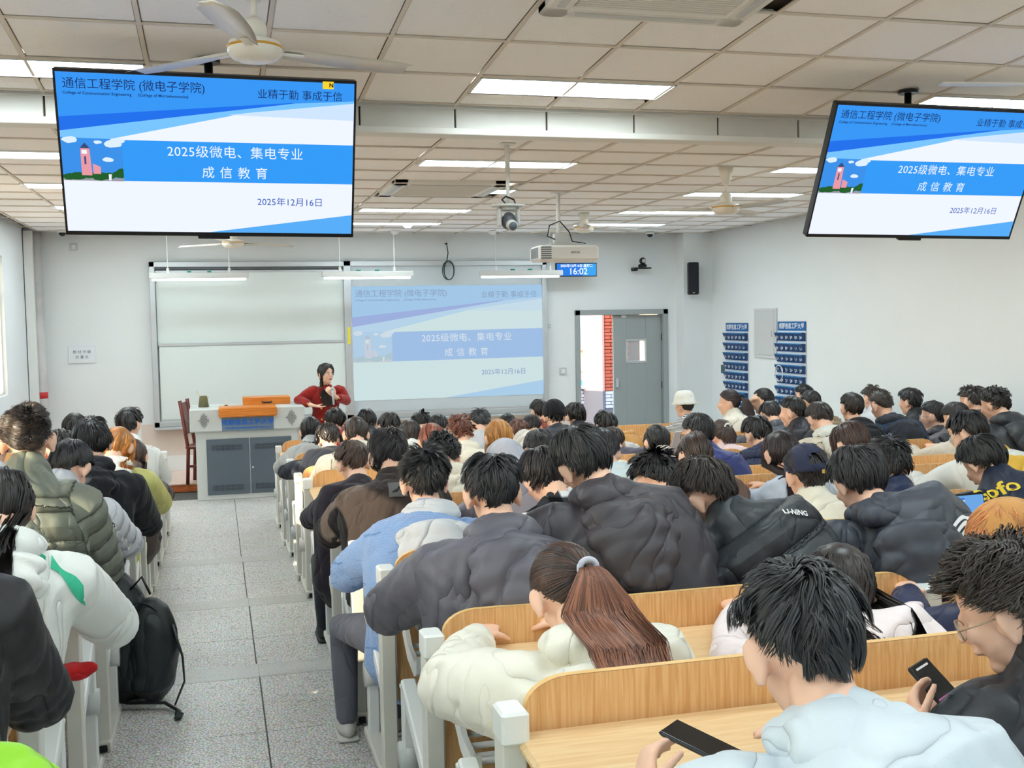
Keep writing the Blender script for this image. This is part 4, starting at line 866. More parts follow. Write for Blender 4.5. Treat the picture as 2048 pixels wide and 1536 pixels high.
HS = {
 'short': dict(kind='short', len=.75, thick=.016, low=-.012, over=.05),
 'neat': dict(kind='short', len=1.0, thick=.014, low=-.005, over=.06, mess=.6, swirl=.2),
 'shag': dict(kind='short', len=.8, thick=.024, low=.0, over=.07, mess=1.25, swirl=.5),
 'spiky': dict(kind='short', len=.55, thick=.018, spiky=.026, low=-.015, over=.06, mess=1.05),
 'curly': dict(kind='short', len=.6, thick=.026, curly=.008, low=0, over=.08, mess=1.5),
 'mop': dict(kind='short', len=1.1, thick=.024, low=0.008, over=.12, mess=.8, swirl=.5),
 'buzz': dict(kind='short', len=.12, thick=.008, low=-.02, over=.02, mess=1.5, gather=.1),
 'bob': dict(kind='bob', len=2, thick=.018, low=.045, fall=.10, tilt=.12, front=50, drift=.0),
 'long': dict(kind='long', len=2, thick=.017, low=.045, fall=.34, tilt=.12, front=48, drift=-.12, wave=.003),
 'pony': dict(kind='pony', low=0),
 'bun': dict(kind='pony', low=0, tie=(0, -.9, .35)),
}
def head_shapes(mb, R, Hc, ear=1.0):
    def e(c, r, rr=None, **k):
        Mx = R if rr is None else R @ rr; mb.ell(Hc+R @ np.array(c, float), r, M=Mx, **k)
    e(SKC, SKA*.985, nu=20, nv=14); e((0, .030, -.030), (.060, .062, .078)); e((0, .062, -.092), (.030, .028, .024)); e((0, .02, -.075), (.052, .055, .036))
    mb.tube([Hc+R @ np.array(p) for p in ((0, .090, .02), (0, .104, -.012), (0, .108, -.024))], [.008, .011, .013], 8, round_=True)
    e((0, .092, -.052), (.022, .014, .012))
    for s in (-1, 1):
        rr = np.array(Euler((math.radians(-8), 0, s*math.radians(-32))).to_matrix()); e((s*.087, -.006, -.010), (.0105*ear, .022, .036), rr); e((s*.086, -.002, -.042), (.009*ear, .012, .014), rr); e((s*.032, .074, -.02), (.02, .02, .02)); e((s*.076, .004, -.02), (.012, .02, .022))
def hand_shapes(mb, Wr, dirv, palm_n, curl=.5, s=1.0, side=1, thick=1.0):
    """hand from wrist Wr pointing along dirv; palm_n = palm normal; five fingers"""
    d = nrm(dirv); n = nrm(np.array(palm_n)-d*np.dot(palm_n, d)); x = np.cross(d, n)*side
    k = .0085*s*thick
    mb.tube([Wr-d*.02, Wr+d*.02*s, Wr+d*.06*s, Wr+d*.088*s], [.026*s, .030*s, .040*s, .036*s], 10, x, [.020*s, .017*s, .016*s, .012*s], round_=True)
    for i, (off, L) in enumerate(((-.030, .062), (-.010, .072), (.011, .068), (.030, .054))):
        b = Wr+d*.082*s+x*off*s; P = [b-d*.02*s, b]; cur = b; dd = d.copy()
        for j, f in enumerate((.45, .32, .25)):
            a = curl*(.55, .85, .6)[j]; dd = nrm(dd*math.cos(a)+n*math.sin(a)); cur = cur+dd*L*f*s*1.05; P.append(cur)
        mb.tube(P, [k*1.05, k*1.05, k, k*.92, k*.8], 8, round_=True)
    b = Wr+d*.025*s-x*.028*s; dd = nrm(d*.6-x*.75+n*.35); P = [b, b+dd*.032*s]; dd = nrm(d*.9-x*.25+n*(.35+curl*.4)); P += [P[-1]+dd*.028*s, P[-1]+dd*.052*s]
    mb.tube(P, [k*1.4, k*1.2, k*1.05, k*.85], 8, round_=True)
def displace(me, fn):
    v = getv(me); n = getn(me); setv(me, v+n*fn(v)[:, None])
GLM = mat('thin_metal', (60, 62, 66), .3, metal=.6); LENS = mat('lens', (220, 232, 240), .05, alpha=.25)
PEOPLE = []
def person(px, py, row, label, hair='short', hc=(22, 20, 21), top='hoodie', col=(30, 31, 35), yaw=0, pitch=38, roll=0, bx=0., lean=0., sh=1., puff=.0, hood=None, hoodcol=None, hatk=None, hatcol=None,
           el=(.25, .25), legdx=0., near=None, glasses=False, seed=None, hy=-.45, ely=(.30, .30), hand=None, pants=(48, 50, 58), group=None, hc2=None, hz=0., kind='cloth', elz=(.74, .74), skincol=None, wr=None, hipy=-.60, scale=1.0, noleg=False, voxj=None, mname=None):
    Y = YK(row)+hy; H = at(px, py, Y); zf = fl(YK(row)-.9+.25) if row > 0 else LEV[1]
    ox, oy = H[0]+bx, YK(row)+hipy; org = np.array((ox, oy, zf)); Hc = H-org
    if seed is None: seed = int(px*7+py*3) % 997
    rs = np.random.RandomState(seed); big = near if near is not None else (row <= 3)
    root = thing('person', label, 'person', tuple(org), 0, group)
    R = rot(yaw, pitch, roll); N = Hc+R @ np.array((0, -.025, -.100))+np.array((0, -.030, -.018)); Nk = Hc+R @ np.array((0, -.02, -.06))
    lx = N[0]; P0 = np.array((0, 0, .44)); mid = np.array((lx*.35, -.05+lean*-.3, .74)); sp = bez(P0, mid, N+np.array((0, -.01, .0)), 9)
    fw = np.interp(np.linspace(0, 1, 9), [0, .25, .5, .72, .88, 1], [.160, .160, .180, .192, .15, .075])*sh; fd = np.interp(np.linspace(0, 1, 9), [0, .25, .5, .72, .88, 1], [.13, .125, .125, .125, .10, .07])
    tw = nrm(np.array((1, 0, 0))+0.)
    S = [N+np.array((-.155*sh, -.01, -.125)), N+np.array((.155*sh, -.01, -.125))]; E_ = [np.array((N[0]-el[0], ely[0], elz[0])), np.array((N[0]+el[1], ely[1], elz[1]))]
    Wr = [np.array((N[0]-.10, .56, .80)), np.array((N[0]+.10, .56, .80))] if wr is None else [np.array(w, float) for w in wr]
    for i in (0, 1):                       # keep arm lengths human
        u = E_[i]-S[i]; L = np.linalg.norm(u); E_[i] = S[i]+u/L*min(max(L, .27), .34); u = Wr[i]-E_[i]; L = np.linalg.norm(u); Wr[i] = E_[i]+u/L*min(max(L, .21), .27)
    # body: head, neck, torso, arms and hands as one surface
    vb = .0062 if big == 2 else (.009 if big else .0125)
    b = MB(); head_shapes(b, R, Hc, 1.0 if big else 1.15)
    b.tube([Nk, (Nk+N)/2+np.array((0, .0, 0)), N+np.array((0, -.01, -.03))], [.052, .054, .066], 14, round_=True)
    b.tube(sp, fw*.84, 16, (1, 0, 0), fd*.8, round_=True)
    for i, s in ((0, -1), (1, 1)):
        b.tube([S[i], (S[i]+E_[i])/2, E_[i], (E_[i]+Wr[i])/2, Wr[i]], [.05, .046, .038, .036, .026], 10, round_=True)
        hd = nrm(Wr[i]-E_[i]); hp = (0, 0, -1) if hand is None or hand[i] is None else hand[i][1]; hdv = hd+np.array((0, .3, -.1)) if hand is None or hand[i] is None else hand[i][0]
        hand_shapes(b, Wr[i]+hd*.015, hdv, hp, .5 if hand is None or hand[i] is None else hand[i][2], 1.0, -s, 1.0 if big else 1.15)
    bm_ = remesh(b, vb, 3 if big == 2 else 2); skin = SKIN if skincol is None else mat('skin_%d_%d_%d' % skincol, skincol, .5)
    link('body', bm_, root, skin)
    # jacket
    j = MB(); pf = puff; jw = fw+.022+pf; jd = fd+.026+pf*1.1; jsp = sp.copy(); jsp[0] = jsp[0]+np.array((0, 0, -.02)); jsp[-1] = jsp[-1]+np.array((0, 0, -.03)); jw[-1] = .098+pf*.5; jd[-1] = .092+pf*.5; jw[-2] += .012; jd[-2] += .012
    j.tube(jsp, jw, 20, (1, 0, 0), jd, round_=True)
    for i, s in ((0, -1), (1, 1)):
        j.tube([S[i]+np.array((-s*.05, 0, .02)), S[i]+np.array((s*.01, 0, -.01)), S[i]*.55+E_[i]*.45, E_[i], E_[i]*.45+Wr[i]*.55, Wr[i]-nrm(Wr[i]-E_[i])*.01], [.07+pf*.7, .080+pf, .074+pf, .062+pf*.9, .056+pf*.8, .042+pf*.4], 14, round_=True)
    if top in ('puffer', 'coat', 'collar') and not hood: j.tube([N+np.array((0, .01, -.06)), N+np.array((0, .01, -.01)), Nk*.45+N*.55+np.array((0, -.0, .0))], [.118, .092, .080], 18, (1, 0, 0), [.105, .092, .080], round_=True)
    vj = voxj or (.011 if big else .018); jm = remesh(j, vj, 5 if big else 3)
    bones = [(sp[k], sp[k+1], k*.07, .17) for k in range(8)]
    arms = [(S[i], E_[i], 0., .08) for i in (0, 1)]+[(E_[i], Wr[i], .30, .06) for i in (0, 1)]
    def coords(v):
        best = np.full(len(v), 9.); cc = np.zeros(len(v)); isarm = np.zeros(len(v))
        for bi, (a, c, s0, r) in enumerate(bones+arms):
            ab = c-a; L = np.linalg.norm(ab); tt = np.clip(((v-a) @ ab)/(L*L), 0, 1); d = np.linalg.norm(v-a-tt[:, None]*ab, axis=1)-r
            q = d < best; best[q] = d[q]; cc[q] = s0+tt[q]*L; isarm[q] = bi >= len(bones)
        return cc, isarm
    def wr_fn(v):
        A_ = .0075; n1 = noise3(v*np.array((1.1, 1, .42)), 13, seed, 2); n2 = noise3(v*np.array((1, 1, .7)), 26, seed+5, 2)
        out = -A_*np.exp(-np.abs(n1)*8)*(1+.1*(top != 'puffer'))-.003*np.exp(-np.abs(n2)*6)+.003
        cc, ia = coords(v)
        for i in (0, 1):
            d = np.linalg.norm(v-E_[i], axis=1); out += .0045*np.exp(-(d/.09)**2)*np.sin(cc*150)*ia
        if top == 'puffer':
            spn = np.where(ia > 0, .085, .105); ph_ = cc/spn+.10*noise3(v, 9, seed+9, 1); sq = np.abs(np.sin(PI*ph_))**.45; out += (sq-.75)*.012
        return out
    displace(jm, wr_fn)
    if top == 'puffer':
        v_ = getv(jm); cc, ia = coords(v_); sa = jm.attributes.new('seam', 'FLOAT', 'POINT'); sa.data.foreach_set('value', (cc/np.where(ia > 0, .085, .105)+.10*noise3(v_, 9, seed+9, 1)).astype(np.float32))
    fm = col if isinstance(col, bpy.types.Material) else fabric(col, kind={'puffer': 'quilt', 'coat': 'nylon'}.get(top, kind) if kind == 'cloth' else kind)
    if top == 'shirt': jn = 'shirt'
    else: jn = {'hoodie': 'hooded_sweatshirt', 'puffer': 'puffer_jacket', 'coat': 'jacket', 'collar': 'jacket'}.get(top, 'sweatshirt')
    jo = link(mname or jn, jm, root, fm)
    bvh = None
    # hood
    if hood:
        hs = hood if hood is not True else 1.0
        ybk = lambda dz: np.interp(N[2]+dz, sp[:, 2][np.argsort(sp[:, 2])], (sp[:, 1]-jd*.97)[np.argsort(sp[:, 2])])
        h = MB(); h.ell(N+np.array((0, .0, -.02)), (.122, .088, .05)); h.ell(N+np.array((0, -.045, .012)), (.112, .060, .038)); h.ell(N+np.array((0, -.075, -.01)), (.125, .05, .05))
        w_ = .75+.25*hs
        for dz, rx, ry, rz_ in ((-.045, .150, .045, .045), (-.085, .150, .045, .050), (-.13, .122, .045, .052), (-.175, .082, .040, .045)): h.ell(np.array((N[0]*(1-abs(dz)), ybk(dz*hs)-.012-.10*abs(dz), N[2]+dz*hs)), (rx*w_, ry, rz_*hs))
        hm = remesh(h, .010 if big else .016, 6 if big else 3); displace(hm, lambda v: .006*(1-1.8*np.exp(-np.abs(noise3(v, 16, seed+3, 2))*5))+(.010*(np.abs(np.sin(PI*v[:, 0]/.09))**.5-.7) if top == 'puffer' else 0))
        hobj_h = link('hood', hm, root, fabric(hoodcol, kind=kind if kind != 'cloth' else ('nylon' if top in ('puffer', 'coat') else 'cloth')) if hoodcol else fm)
    # hair
    def back(z, x):
        zz = sp[:, 2]; yy = sp[:, 1]-jd*.95; o = np.argsort(zz); r_ = np.interp(z, zz[o], yy[o]); wv = np.interp(z, zz[o], jw[o]); q = np.clip(np.abs(x-N[0])/np.maximum(wv, .05), 0, 1); base = r_+jd.mean()*(1-np.sqrt(1-q*q)); return np.where(z < zz.max()+.03, base-.02-(.05 if hood else 0), 9)
    st = dict(HS[hair]) if isinstance(hair, str) else hair; EAR[0] = st.get('ear', 0.); hm_ = hairmat(hc, hc2, '_b' if hc2 else '')
    if hatk == 'hoodup': st = None
    hobj = None
    trees = []
    if big:
        for q_ in [jm]+([hm] if hood else []): trees.append(BVHTree.FromPolygons([Vector(a) for a in getv(q_)], [tuple(f.vertices) for f in q_.polygons]))
    def push(Pt):
        if not trees: return Pt
        sh_ = Pt.shape; F_ = Pt.reshape(-1, 3).copy()
        for i_ in range(len(F_)):
            x_, y_, z_ = F_[i_]
            if z_ > N[2]+.10: continue
            for tr_ in trees:
                hh = tr_.ray_cast(Vector((x_, -1.5, z_)), Vector((0, 1, 0)))
                if hh[0] is not None and hh[0].y-.006 < y_ < hh[0].y+.30: F_[i_, 1] = y_ = hh[0].y-.007
        return F_.reshape(sh_)
    if st:
        cv, cf = cap_mesh(st.get('tilt', .42), st.get('low', 0), .05, hm_, cut=1.0)
        n_ = {2: 2600, True: 1300, 1: 1300}.get(big, 330 if row <= 6 else 220); wdt = {2: .0021, True: .0032, 1: .0032}.get(big, .0062)
        if st.get('len', 1) < .2: n_ = int(n_*1.6); wdt *= .6
        W_, Nn = hair_paths(st, n_, seed, R, Hc, back)
        if st['kind'] in ('long', 'bob'): W_[:, 4:] = push(W_[:, 4:])
        hmesh = strand_mesh(W_, wdt, Nn, seed, hm_)
        hobj = link('hair', hmesh, root)
        cm = MB().add(cv @ R.T+Hc, cf).mesh(True, hm_); a_ = cm.attributes.new('strand', 'FLOAT', 'POINT'); link('hair_base', cm, root)
        if hair in ('pony',) or st.get('tail'):
            T = SKC+nrm(st.get('tie', (0, -.93, .05)))*SKA*1.12; Tp = R @ T+Hc; tl = st.get('tail', .34); n2 = int(n_*.55); r2 = np.random.RandomState(seed+1); sg = 14; tt = np.linspace(0, 1, sg)
            bd = R @ nrm((0, -1, .2)); pts = [Tp]; cur = Tp.copy(); dd = bd.copy(); sx_ = st.get('side', 0)
            for i in range(sg-1):
                g_ = np.array((sx_, -.1, -1.)); f_ = min(1, (i+1)/3.5); dd = nrm(bd*(1-f_)+g_*f_); cur = cur+dd*tl/(sg-1); yb = float(back(np.array([cur[2]]), np.array([cur[0]]))[0]); 
                if cur[1] > yb-.02 and yb < 5: cur[1] = yb-.02
                pts.append(cur.copy())
            C_ = np.array(pts); spread = np.interp(tt, [0, .12, .5, .85, 1], [.010, .028, .05*st.get('fat', 1), .045*st.get('fat', 1), .03]); a2 = r2.rand(n2)*6.28; rr = np.sqrt(r2.rand(n2)); wv = r2.rand(n2)*6
            off = np.stack([np.cos(a2)*rr, np.sin(a2)*rr*.45-.2*0], 1); Lk = .7+.3*r2.rand(n2); ts = tt[None]*Lk[:, None]; PX = np.stack([np.interp(ts, tt, C_[:, k]) for k in range(3)], 2); spd = np.interp(ts, tt, spread)
            PX[..., 0] += off[:, 0:1]*spd*1.3+.006*np.sin(ts*9+wv[:, None])*ts; PX[..., 1] += np.minimum(off[:, 1:2], .2)*spd; PX[..., 2] += 0
            PX[:, 2:] = push(PX[:, 2:]); PX[..., 1] -= (1-rr[:, None])*.022*np.clip(ts*3, 0, 1)
            nn = np.zeros_like(PX); nn[..., 1] = -1; nn[..., 0] = off[:, 0:1]*.8; nn /= np.linalg.norm(nn, axis=2, keepdims=True)
            tm_ = hairmat(st['tailcol'], st.get('tailcol2'), '_t') if st.get('tailcol') else hm_; tb = link('ponytail', strand_mesh(PX, wdt*1.1, nn, seed+2, tm_), root)
            tie = MB(); mp_ = [Tp+np.array((.022*math.cos(a), 0, .022*math.sin(a)))+bd*.01 for a in np.linspace(0, 2*PI, 14)]; tie.tube(mp_, .009, 8); link('hair_tie', remesh(tie, .004, 1), tb, fabric(st.get('tiecol', (40, 40, 44))))
        if hair == 'bun':
            T = SKC+nrm(st['tie'])*SKA*1.25; c = MB(); c.ell(R @ T+Hc, (.036, .036, .036)); bmsh = remesh(c, .006, 1); displace(bmsh, lambda v: .004*np.sin(noise3(v, 30, 3, 1)*6)); a_ = bmsh.attributes.new('strand', 'FLOAT', 'POINT'); link('hair_bun', bmsh, root, hm_)
    # headgear
    hatm = fabric(hatcol, kind='cloth') if hatcol else None
    def tohead(me):
        v = getv(me); setv(me, v @ R.T+Hc); return me
    if hatk == 'beanie':
        m_ = MB(); prof = [(1.16*math.sin(a), math.cos(a)) for a in np.linspace(PI*.62, .02, 14)]; m_.lathe([(r*.079, z*.11) for r, z in prof], (0, -.012, .032), 48, 1.06, 1.26); me = m_.mesh(True); displace(me, lambda v: .0022*np.sin(np.arctan2(v[:, 0], v[:, 1]+.012)*24)); link('beanie', tohead(me), root, hatm)
    if hatk == 'bucket':
        m_ = MB(); m_.lathe([(.10, -.005), (.125, -.012), (.13, -.004), (.105, .02), (.098, .06), (.088, .10), (.06, .128), (.0, .137)], (0, -.008, .03), 36, 1, 1.12); me = m_.mesh(True); displace(me, lambda v: .004*noise3(v, 60, 3, 2)); link('bucket_hat', tohead(me), root, fabric(hatcol, kind='fleece'))
    if hatk in ('cap', 'capleft'):
        m_ = MB(); A0 = np.linspace(PI*.56, .02, 12); V = []; seg = 40
        for a in A0:
            for k in range(seg): q = 2*PI*k/seg; V.append((.092*math.sin(a)*math.sin(q), .113*math.sin(a)*math.cos(q)-.010, .108*math.cos(a)+.028))
        F = []
        for i in range(len(A0)-1):
            for k in range(seg):
                q = abs((k+.5)/seg-.5)*seg       # 0 at the back
                if hatk == 'cap' and i < 5 and i > 1 and q < 3.3-(i-2)*.6: continue
                a = i*seg+k; e = i*seg+(k+1) % seg; F.append((a, e, e+seg, a+seg))
        me = m_.add(V, F).mesh(True); o = link('cap', tohead(me), root, hatm); so = o.modifiers.new('s', 'SOLIDIFY'); so.thickness = .003
        br = MB(); V = []; nb = 12
        for i in range(5):
            r = .0+i*.018
            for k in range(nb): q = (k/(nb-1)-.5)*2.0; V.append((.092*math.sin(q)*(1+.02*i), .105*math.cos(q)+r*math.cos(q*.6)-.010, .012-.012*i*.35-.02*abs(q)**2*.5+.0))
        F = [(i*nb+k, i*nb+k+1, (i+1)*nb+k+1, (i+1)*nb+k) for i in range(4) for k in range(nb-1)]
        me = br.add(V, F).mesh(True); o = link('cap_brim', tohead(me), root, fabric((120, 110, 122)) if hatk == 'capleft' else hatm); so = o.modifiers.new('s', 'SOLIDIFY'); so.thickness = .004
        if hatk == 'cap':
            bk_ = MB().box((.022, -.123, .006), (.026, .006, .02), .003); link('buckle', tohead(bk_.mesh()), root, mat('brass', (210, 170, 90), .3, metal=.8))
            for sx in (-.045, .045): link('eyelet', tohead(MB().ell((sx, -.088, .085), (.004, .004, .004), 8, 6).mesh(True)), root, fabric((70, 76, 100)))
        link('cap_button', tohead(MB().ell((0, -.01, .137), (.008, .008, .005), 10, 6).mesh(True)), root, hatm)
    if hatk == 'hoodup':
        h = MB(); h.ell(Hc+R @ np.array((0, -.018, .022)), (.108, .122, .125), M=R); h.tube([Hc+R @ np.array((0, -.05, -.06)), N+np.array((0, -.02, -.02))], [.10, .11], 14, (1, 0, 0), [.09, .1], round_=True)
        hm2 = remesh(h, .012, 4); displace(hm2, lambda v: .007*(-np.abs(noise3(v, 20, seed+3, 2))*1.4+.5)); link('raised_hood', hm2, root, fabric(hatcol))
    if hatk == 'headphones':
        m_ = MB(); m_.tube([(.098*math.cos(a), -.0, .02+.118*math.sin(a)) for a in np.linspace(.05, PI-.05, 18)], .009, 8); 
        for s in (-1, 1): m_.tube([(s*.085, -.0, -.005), (s*.108, -.0, -.005)], .036, 14)
        link('headphones', tohead(m_.mesh(True)), root, BLACK)
    if glasses:
        m_ = MB(); 
        for s in (-1, 1): m_.tube([(s*.034+.027*math.cos(a), .098-.006*abs(math.cos(a)), .0+.021*math.sin(a)) for a in np.linspace(0, 2*PI, 18)], .0016, 6); m_.tube([(s*.062, .094, .004), (s*.080, .05, .004), (s*.082, -.005, .002)], .0017, 6)
        m_.tube([(-.008, .102, .004), (.008, .102, .004)], .0016, 6)
        gm = GLM if glasses is True else mat('glasses_%d' % glasses[0], glasses, .3, metal=.5); go = link('glasses', tohead(m_.mesh(True)), root, gm)
        for s in (-1, 1): link('lens', tohead(MB().tube([(s*.034, .0965, 0), (s*.034, .0975, 0)], .025, 16, (1, 0, 0), .02).mesh(True)), go, LENS)
    # legs
    if not noleg:
        l = MB()
        for s in (-1, 1):
            K_ = np.array((s*.10+legdx, .44, .47)); A_ = np.array((s*.10+legdx, .40, .09)); l.tube([(s*.085, -.02, .50), (s*.09+legdx*.5, .2, .505), K_, (K_+A_)/2+np.array((0, .02, 0)), A_], [.095, .085, .066, .055, .045], 12, round_=True)
            m_ = MB(); m_.ell((s*.10+legdx, .46, .045), (.045, .13, .045), 14, 8); m_.bb((s*.10+legdx-.045, .34, 0), (s*.10+legdx+.045, .585, .02), .01); link('shoe', m_.mesh(True, mat('shoe_pale', (210, 208, 202), .6) if seed % 3 else mat('shoe_dark', (40, 40, 44), .6)), root)
        link('trousers', l.mesh(True, fabric(pants)), root)
    rec = dict(root=root, org=org, N=N, Hc=Hc, R=R, jm=jm, jo=jo, S=S, E=E_, W=Wr, sp=sp, jd=jd, jw=jw); PEOPLE.append(rec); return rec
def print_on(p, s, x, z, size, color, rx=0, bold=.0015, depth=.004, nm='lettering', rotz=0, me=None, font_space=1.0, tilt=25):
    """text or flat figure wrapped onto the back of a garment; x, z relative to the neck base"""
    if me is None: me = text_mesh(s, size, 0, 'CENTER', 0, bold, font_space)
    v = getv(me)
    if rotz: c, q = math.cos(rotz), math.sin(rotz); v = np.stack([v[:, 0]*c-v[:, 2]*q, v[:, 1], v[:, 0]*q+v[:, 2]*c], 1)
    if 'bvh' not in p:
        jm = p['jm']; vv = [Vector(a) for a in getv(jm)]; p['bvh'] = BVHTree.FromPolygons(vv, [tuple(q.vertices) for q in jm.polygons])
    t_ = math.radians(tilt); U = Vector((0, math.sin(t_), math.cos(t_))); Dn = Vector((0, math.cos(t_), -math.sin(t_))); yb = float(np.interp(p['N'][2]+z, p['sp'][:, 2], p['sp'][:, 1]-p['jd']))
    P0 = Vector((p['N'][0]+x, yb, p['N'][2]+z)); ok = np.zeros(len(v), bool)
    for i in range(len(v)):
        o = P0+Vector((v[i, 0], 0, 0))+U*float(v[i, 2])-Dn*1.0; h = p['bvh'].ray_cast(o, Dn)
        if h[0] is not None: ok[i] = True; v[i] = h[0]-Dn*depth
    F = [tuple(f.vertices) for f in me.polygons]; F = [f for f in F if all(ok[k] for k in f) and np.ptp(v[list(f), 1]) < .06]
    me2 = bpy.data.meshes.new('m'); me2.from_pydata(v.tolist(), [], F); 
    bm_ = __import__('bmesh').new(); bm_.from_mesh(me2); __import__('bmesh').ops.delete(bm_, geom=[q for q in bm_.verts if not q.link_faces], context='VERTS'); bm_.to_mesh(me2); bm_.free()
    return link(nm, me2, p['root'], color if isinstance(color, bpy.types.Material) else fabric(color))
def grid_poly(pts_fn, nu, nv):
    V = [pts_fn(u/nu, v/nv) for v in range(nv+1) for u in range(nu+1)]; F = [(v*(nu+1)+u, v*(nu+1)+u+1, (v+1)*(nu+1)+u+1, (v+1)*(nu+1)+u) for v in range(nv) for u in range(nu)]
    return MB().add([(a, 0, b) for a, b in V], F).mesh(True)
# ------------------------------------------------------------------ patterned cloths
def nodes(m): return m.node_tree.nodes, m.node_tree.links, m.node_tree.nodes['Principled BSDF']
def m_patch():
    m = mat('blue_patchwork_denim', (110, 150, 205), .9, spec=.15, sheen=.3, bump=(120, .5, .01)); n, l, b = nodes(m)
    tc = n.new('ShaderNodeTexCoord'); mp = n.new('ShaderNodeMapping'); mp.inputs['Rotation'].default_value = (0, .5, .2); l.new(tc.outputs['Object'], mp.inputs[0])
    br = n.new('ShaderNodeTexBrick'); br.inputs['Scale'].default_value = 3.4; br.inputs['Color1'].default_value = (*lin((62, 116, 184)), 1); br.inputs['Color2'].default_value = (*lin((140, 170, 215)), 1); br.inputs['Mortar'].default_value = (*lin((120, 156, 208)), 1); br.inputs['Mortar Size'].default_value = .12; br.inputs['Bias'].default_value = -.1
    sp = n.new('ShaderNodeSeparateXYZ'); l.new(mp.outputs[0], sp.inputs[0]); cb = n.new('ShaderNodeCombineXYZ'); l.new(sp.outputs[0], cb.inputs[0]); l.new(sp.outputs[2], cb.inputs[1]); l.new(cb.outputs[0], br.inputs['Vector'])
    wv = n.new('ShaderNodeTexWave'); wv.inputs['Scale'].default_value = 60; wv.bands_direction = 'Z'; l.new(tc.outputs['Object'], wv.inputs[0]); mx = n.new('ShaderNodeMixRGB'); mx.blend_type = 'SCREEN'; mx.inputs[0].default_value = .10
    l.new(br.outputs[0], mx.inputs[1]); l.new(wv.outputs[0], mx.inputs[2]); l.new(mx.outputs[0], b.inputs['Base Color']); return m
def m_wave(name, c1, c2, scale, d='Z', sharp=(.45, .55), c3=None):
    m = mat(name, c1, .85, spec=.15); n, l, b = nodes(m); tc = n.new('ShaderNodeTexCoord'); w = n.new('ShaderNodeTexWave'); w.inputs['Scale'].default_value = scale; w.bands_direction = d; w.inputs['Distortion'].default_value = .4
    rp = n.new('ShaderNodeValToRGB'); rp.color_ramp.elements[0].position, rp.color_ramp.elements[1].position = sharp; rp.color_ramp.elements[0].color = (*lin(c1), 1); rp.color_ramp.elements[1].color = (*lin(c2), 1)
    l.new(tc.outputs['Object'], w.inputs[0]); l.new(w.outputs[0], rp.inputs[0]); l.new(rp.outputs[0], b.inputs['Base Color'])
    if c3:
        w2 = n.new('ShaderNodeTexWave'); w2.inputs['Scale'].default_value = scale; w2.bands_direction = 'X'; w2.inputs['Distortion'].default_value = .4; r2 = n.new('ShaderNodeValToRGB'); r2.color_ramp.elements[0].position, r2.color_ramp.elements[1].position = sharp; r2.color_ramp.elements[0].color = (*lin(c3), 1); r2.color_ramp.elements[1].color = (1, 1, 1, 1)
        mx = n.new('ShaderNodeMixRGB'); mx.blend_type = 'MULTIPLY'; mx.inputs[0].default_value = 1; l.new(tc.outputs['Object'], w2.inputs[0]); l.new(w2.outputs[0], r2.inputs[0]); l.new(rp.outputs[0], mx.inputs[1]); l.new(r2.outputs[0], mx.inputs[2]); l.new(mx.outputs[0], b.inputs['Base Color'])
    return m
PATCH = m_patch(); STRIPE = m_wave('fine_stripes', (228, 228, 226), (90, 92, 96), 22, 'Z', (.6, .75)); PLAID = m_wave('black_white_plaid', (232, 234, 236), (52, 54, 60), 3.2, 'Z', (.35, .62), (60, 62, 68)); ORPL = m_wave('orange_plaid', (244, 150, 60), (250, 232, 210), 7, 'Z', (.8, .9), (250, 190, 120))
BLK, DBR, BRN, AUB, BLO = (26, 24, 26), (44, 34, 30), (66, 44, 36), (128, 64, 40), (60, 44, 34)
WHT, CRE, LGR, MGR, DGR, CHA, BK, NAV = (232, 234, 230), (232, 224, 206), (196, 200, 206), (150, 146, 152), (84, 82, 88), (58, 60, 68), (34, 35, 39), (34, 40, 58)
P = person
# --- left block
P(55, 878, 3, 'person in shiny olive-grey puffer jacket with cropped faded hair, seated left of the aisle', dict(HS['buzz']), (30, 26, 25), 'puffer', (112, 116, 104), pitch=8, bx=-.08, sh=1.08, puff=.018, near=2, el=(.28, .27), hc2=(74, 58, 48), legdx=-.08, voxj=.009)
p_green = P(-2, 1018, 2, 'person with a black bob and white jacket patterned in green, cut by the left edge', dict(HS['bob'], fall=.13), (32, 26, 26), 'coat', WHT, pitch=42, sh=1.05, puff=.02, hood=1.0, near=2, bx=-.10, el=(.28,.28), yaw=15, pants=(120, 110, 90), legdx=-.09)
p_strap = P(140, 935, 4, 'person with neat black hair and thin glasses in silver-white puffer with black lettered straps', 'neat', BLK, 'puffer', (206, 208, 214), pitch=46, yaw=-24, glasses=True, near=True, puff=.012, bx=-.08, el=(.27, .27), legdx=-.09)
P(185, 884, 5, 'person with wavy black hair in plain black hooded jacket, left of the aisle', 'mop', BLK, 'hoodie', BK, pitch=18, sh=1.12, hood=1.0, near=True, puff=.012, bx=-.09, el=(.27, .27), legdx=-.09)
P(-14, 890, 5, 'person in pale top with black hair, half hidden by the left edge', 'mop', BLK, 'hoodie', (206, 208, 214), pitch=20, legdx=-.09)
P(150, 860, 8, 'person in orange plaid shirt near the front of the left block', 'neat', BLK, 'shirt', ORPL, pitch=28, seed=31, legdx=-.09)
p_script = P(258, 848, 8, 'person in white hoodie with faint script, front of the left block', 'mop', BLK, 'hoodie', WHT, pitch=14, yaw=-30, hood=1.1, bx=-.02, sh=1.08, puff=.01, legdx=-.09)
P(119, 900, 6, 'person in navy hood behind the cropped-haired student', 'short', BLK, 'hoodie', NAV, pitch=45, hood=1.0, legdx=-.09)
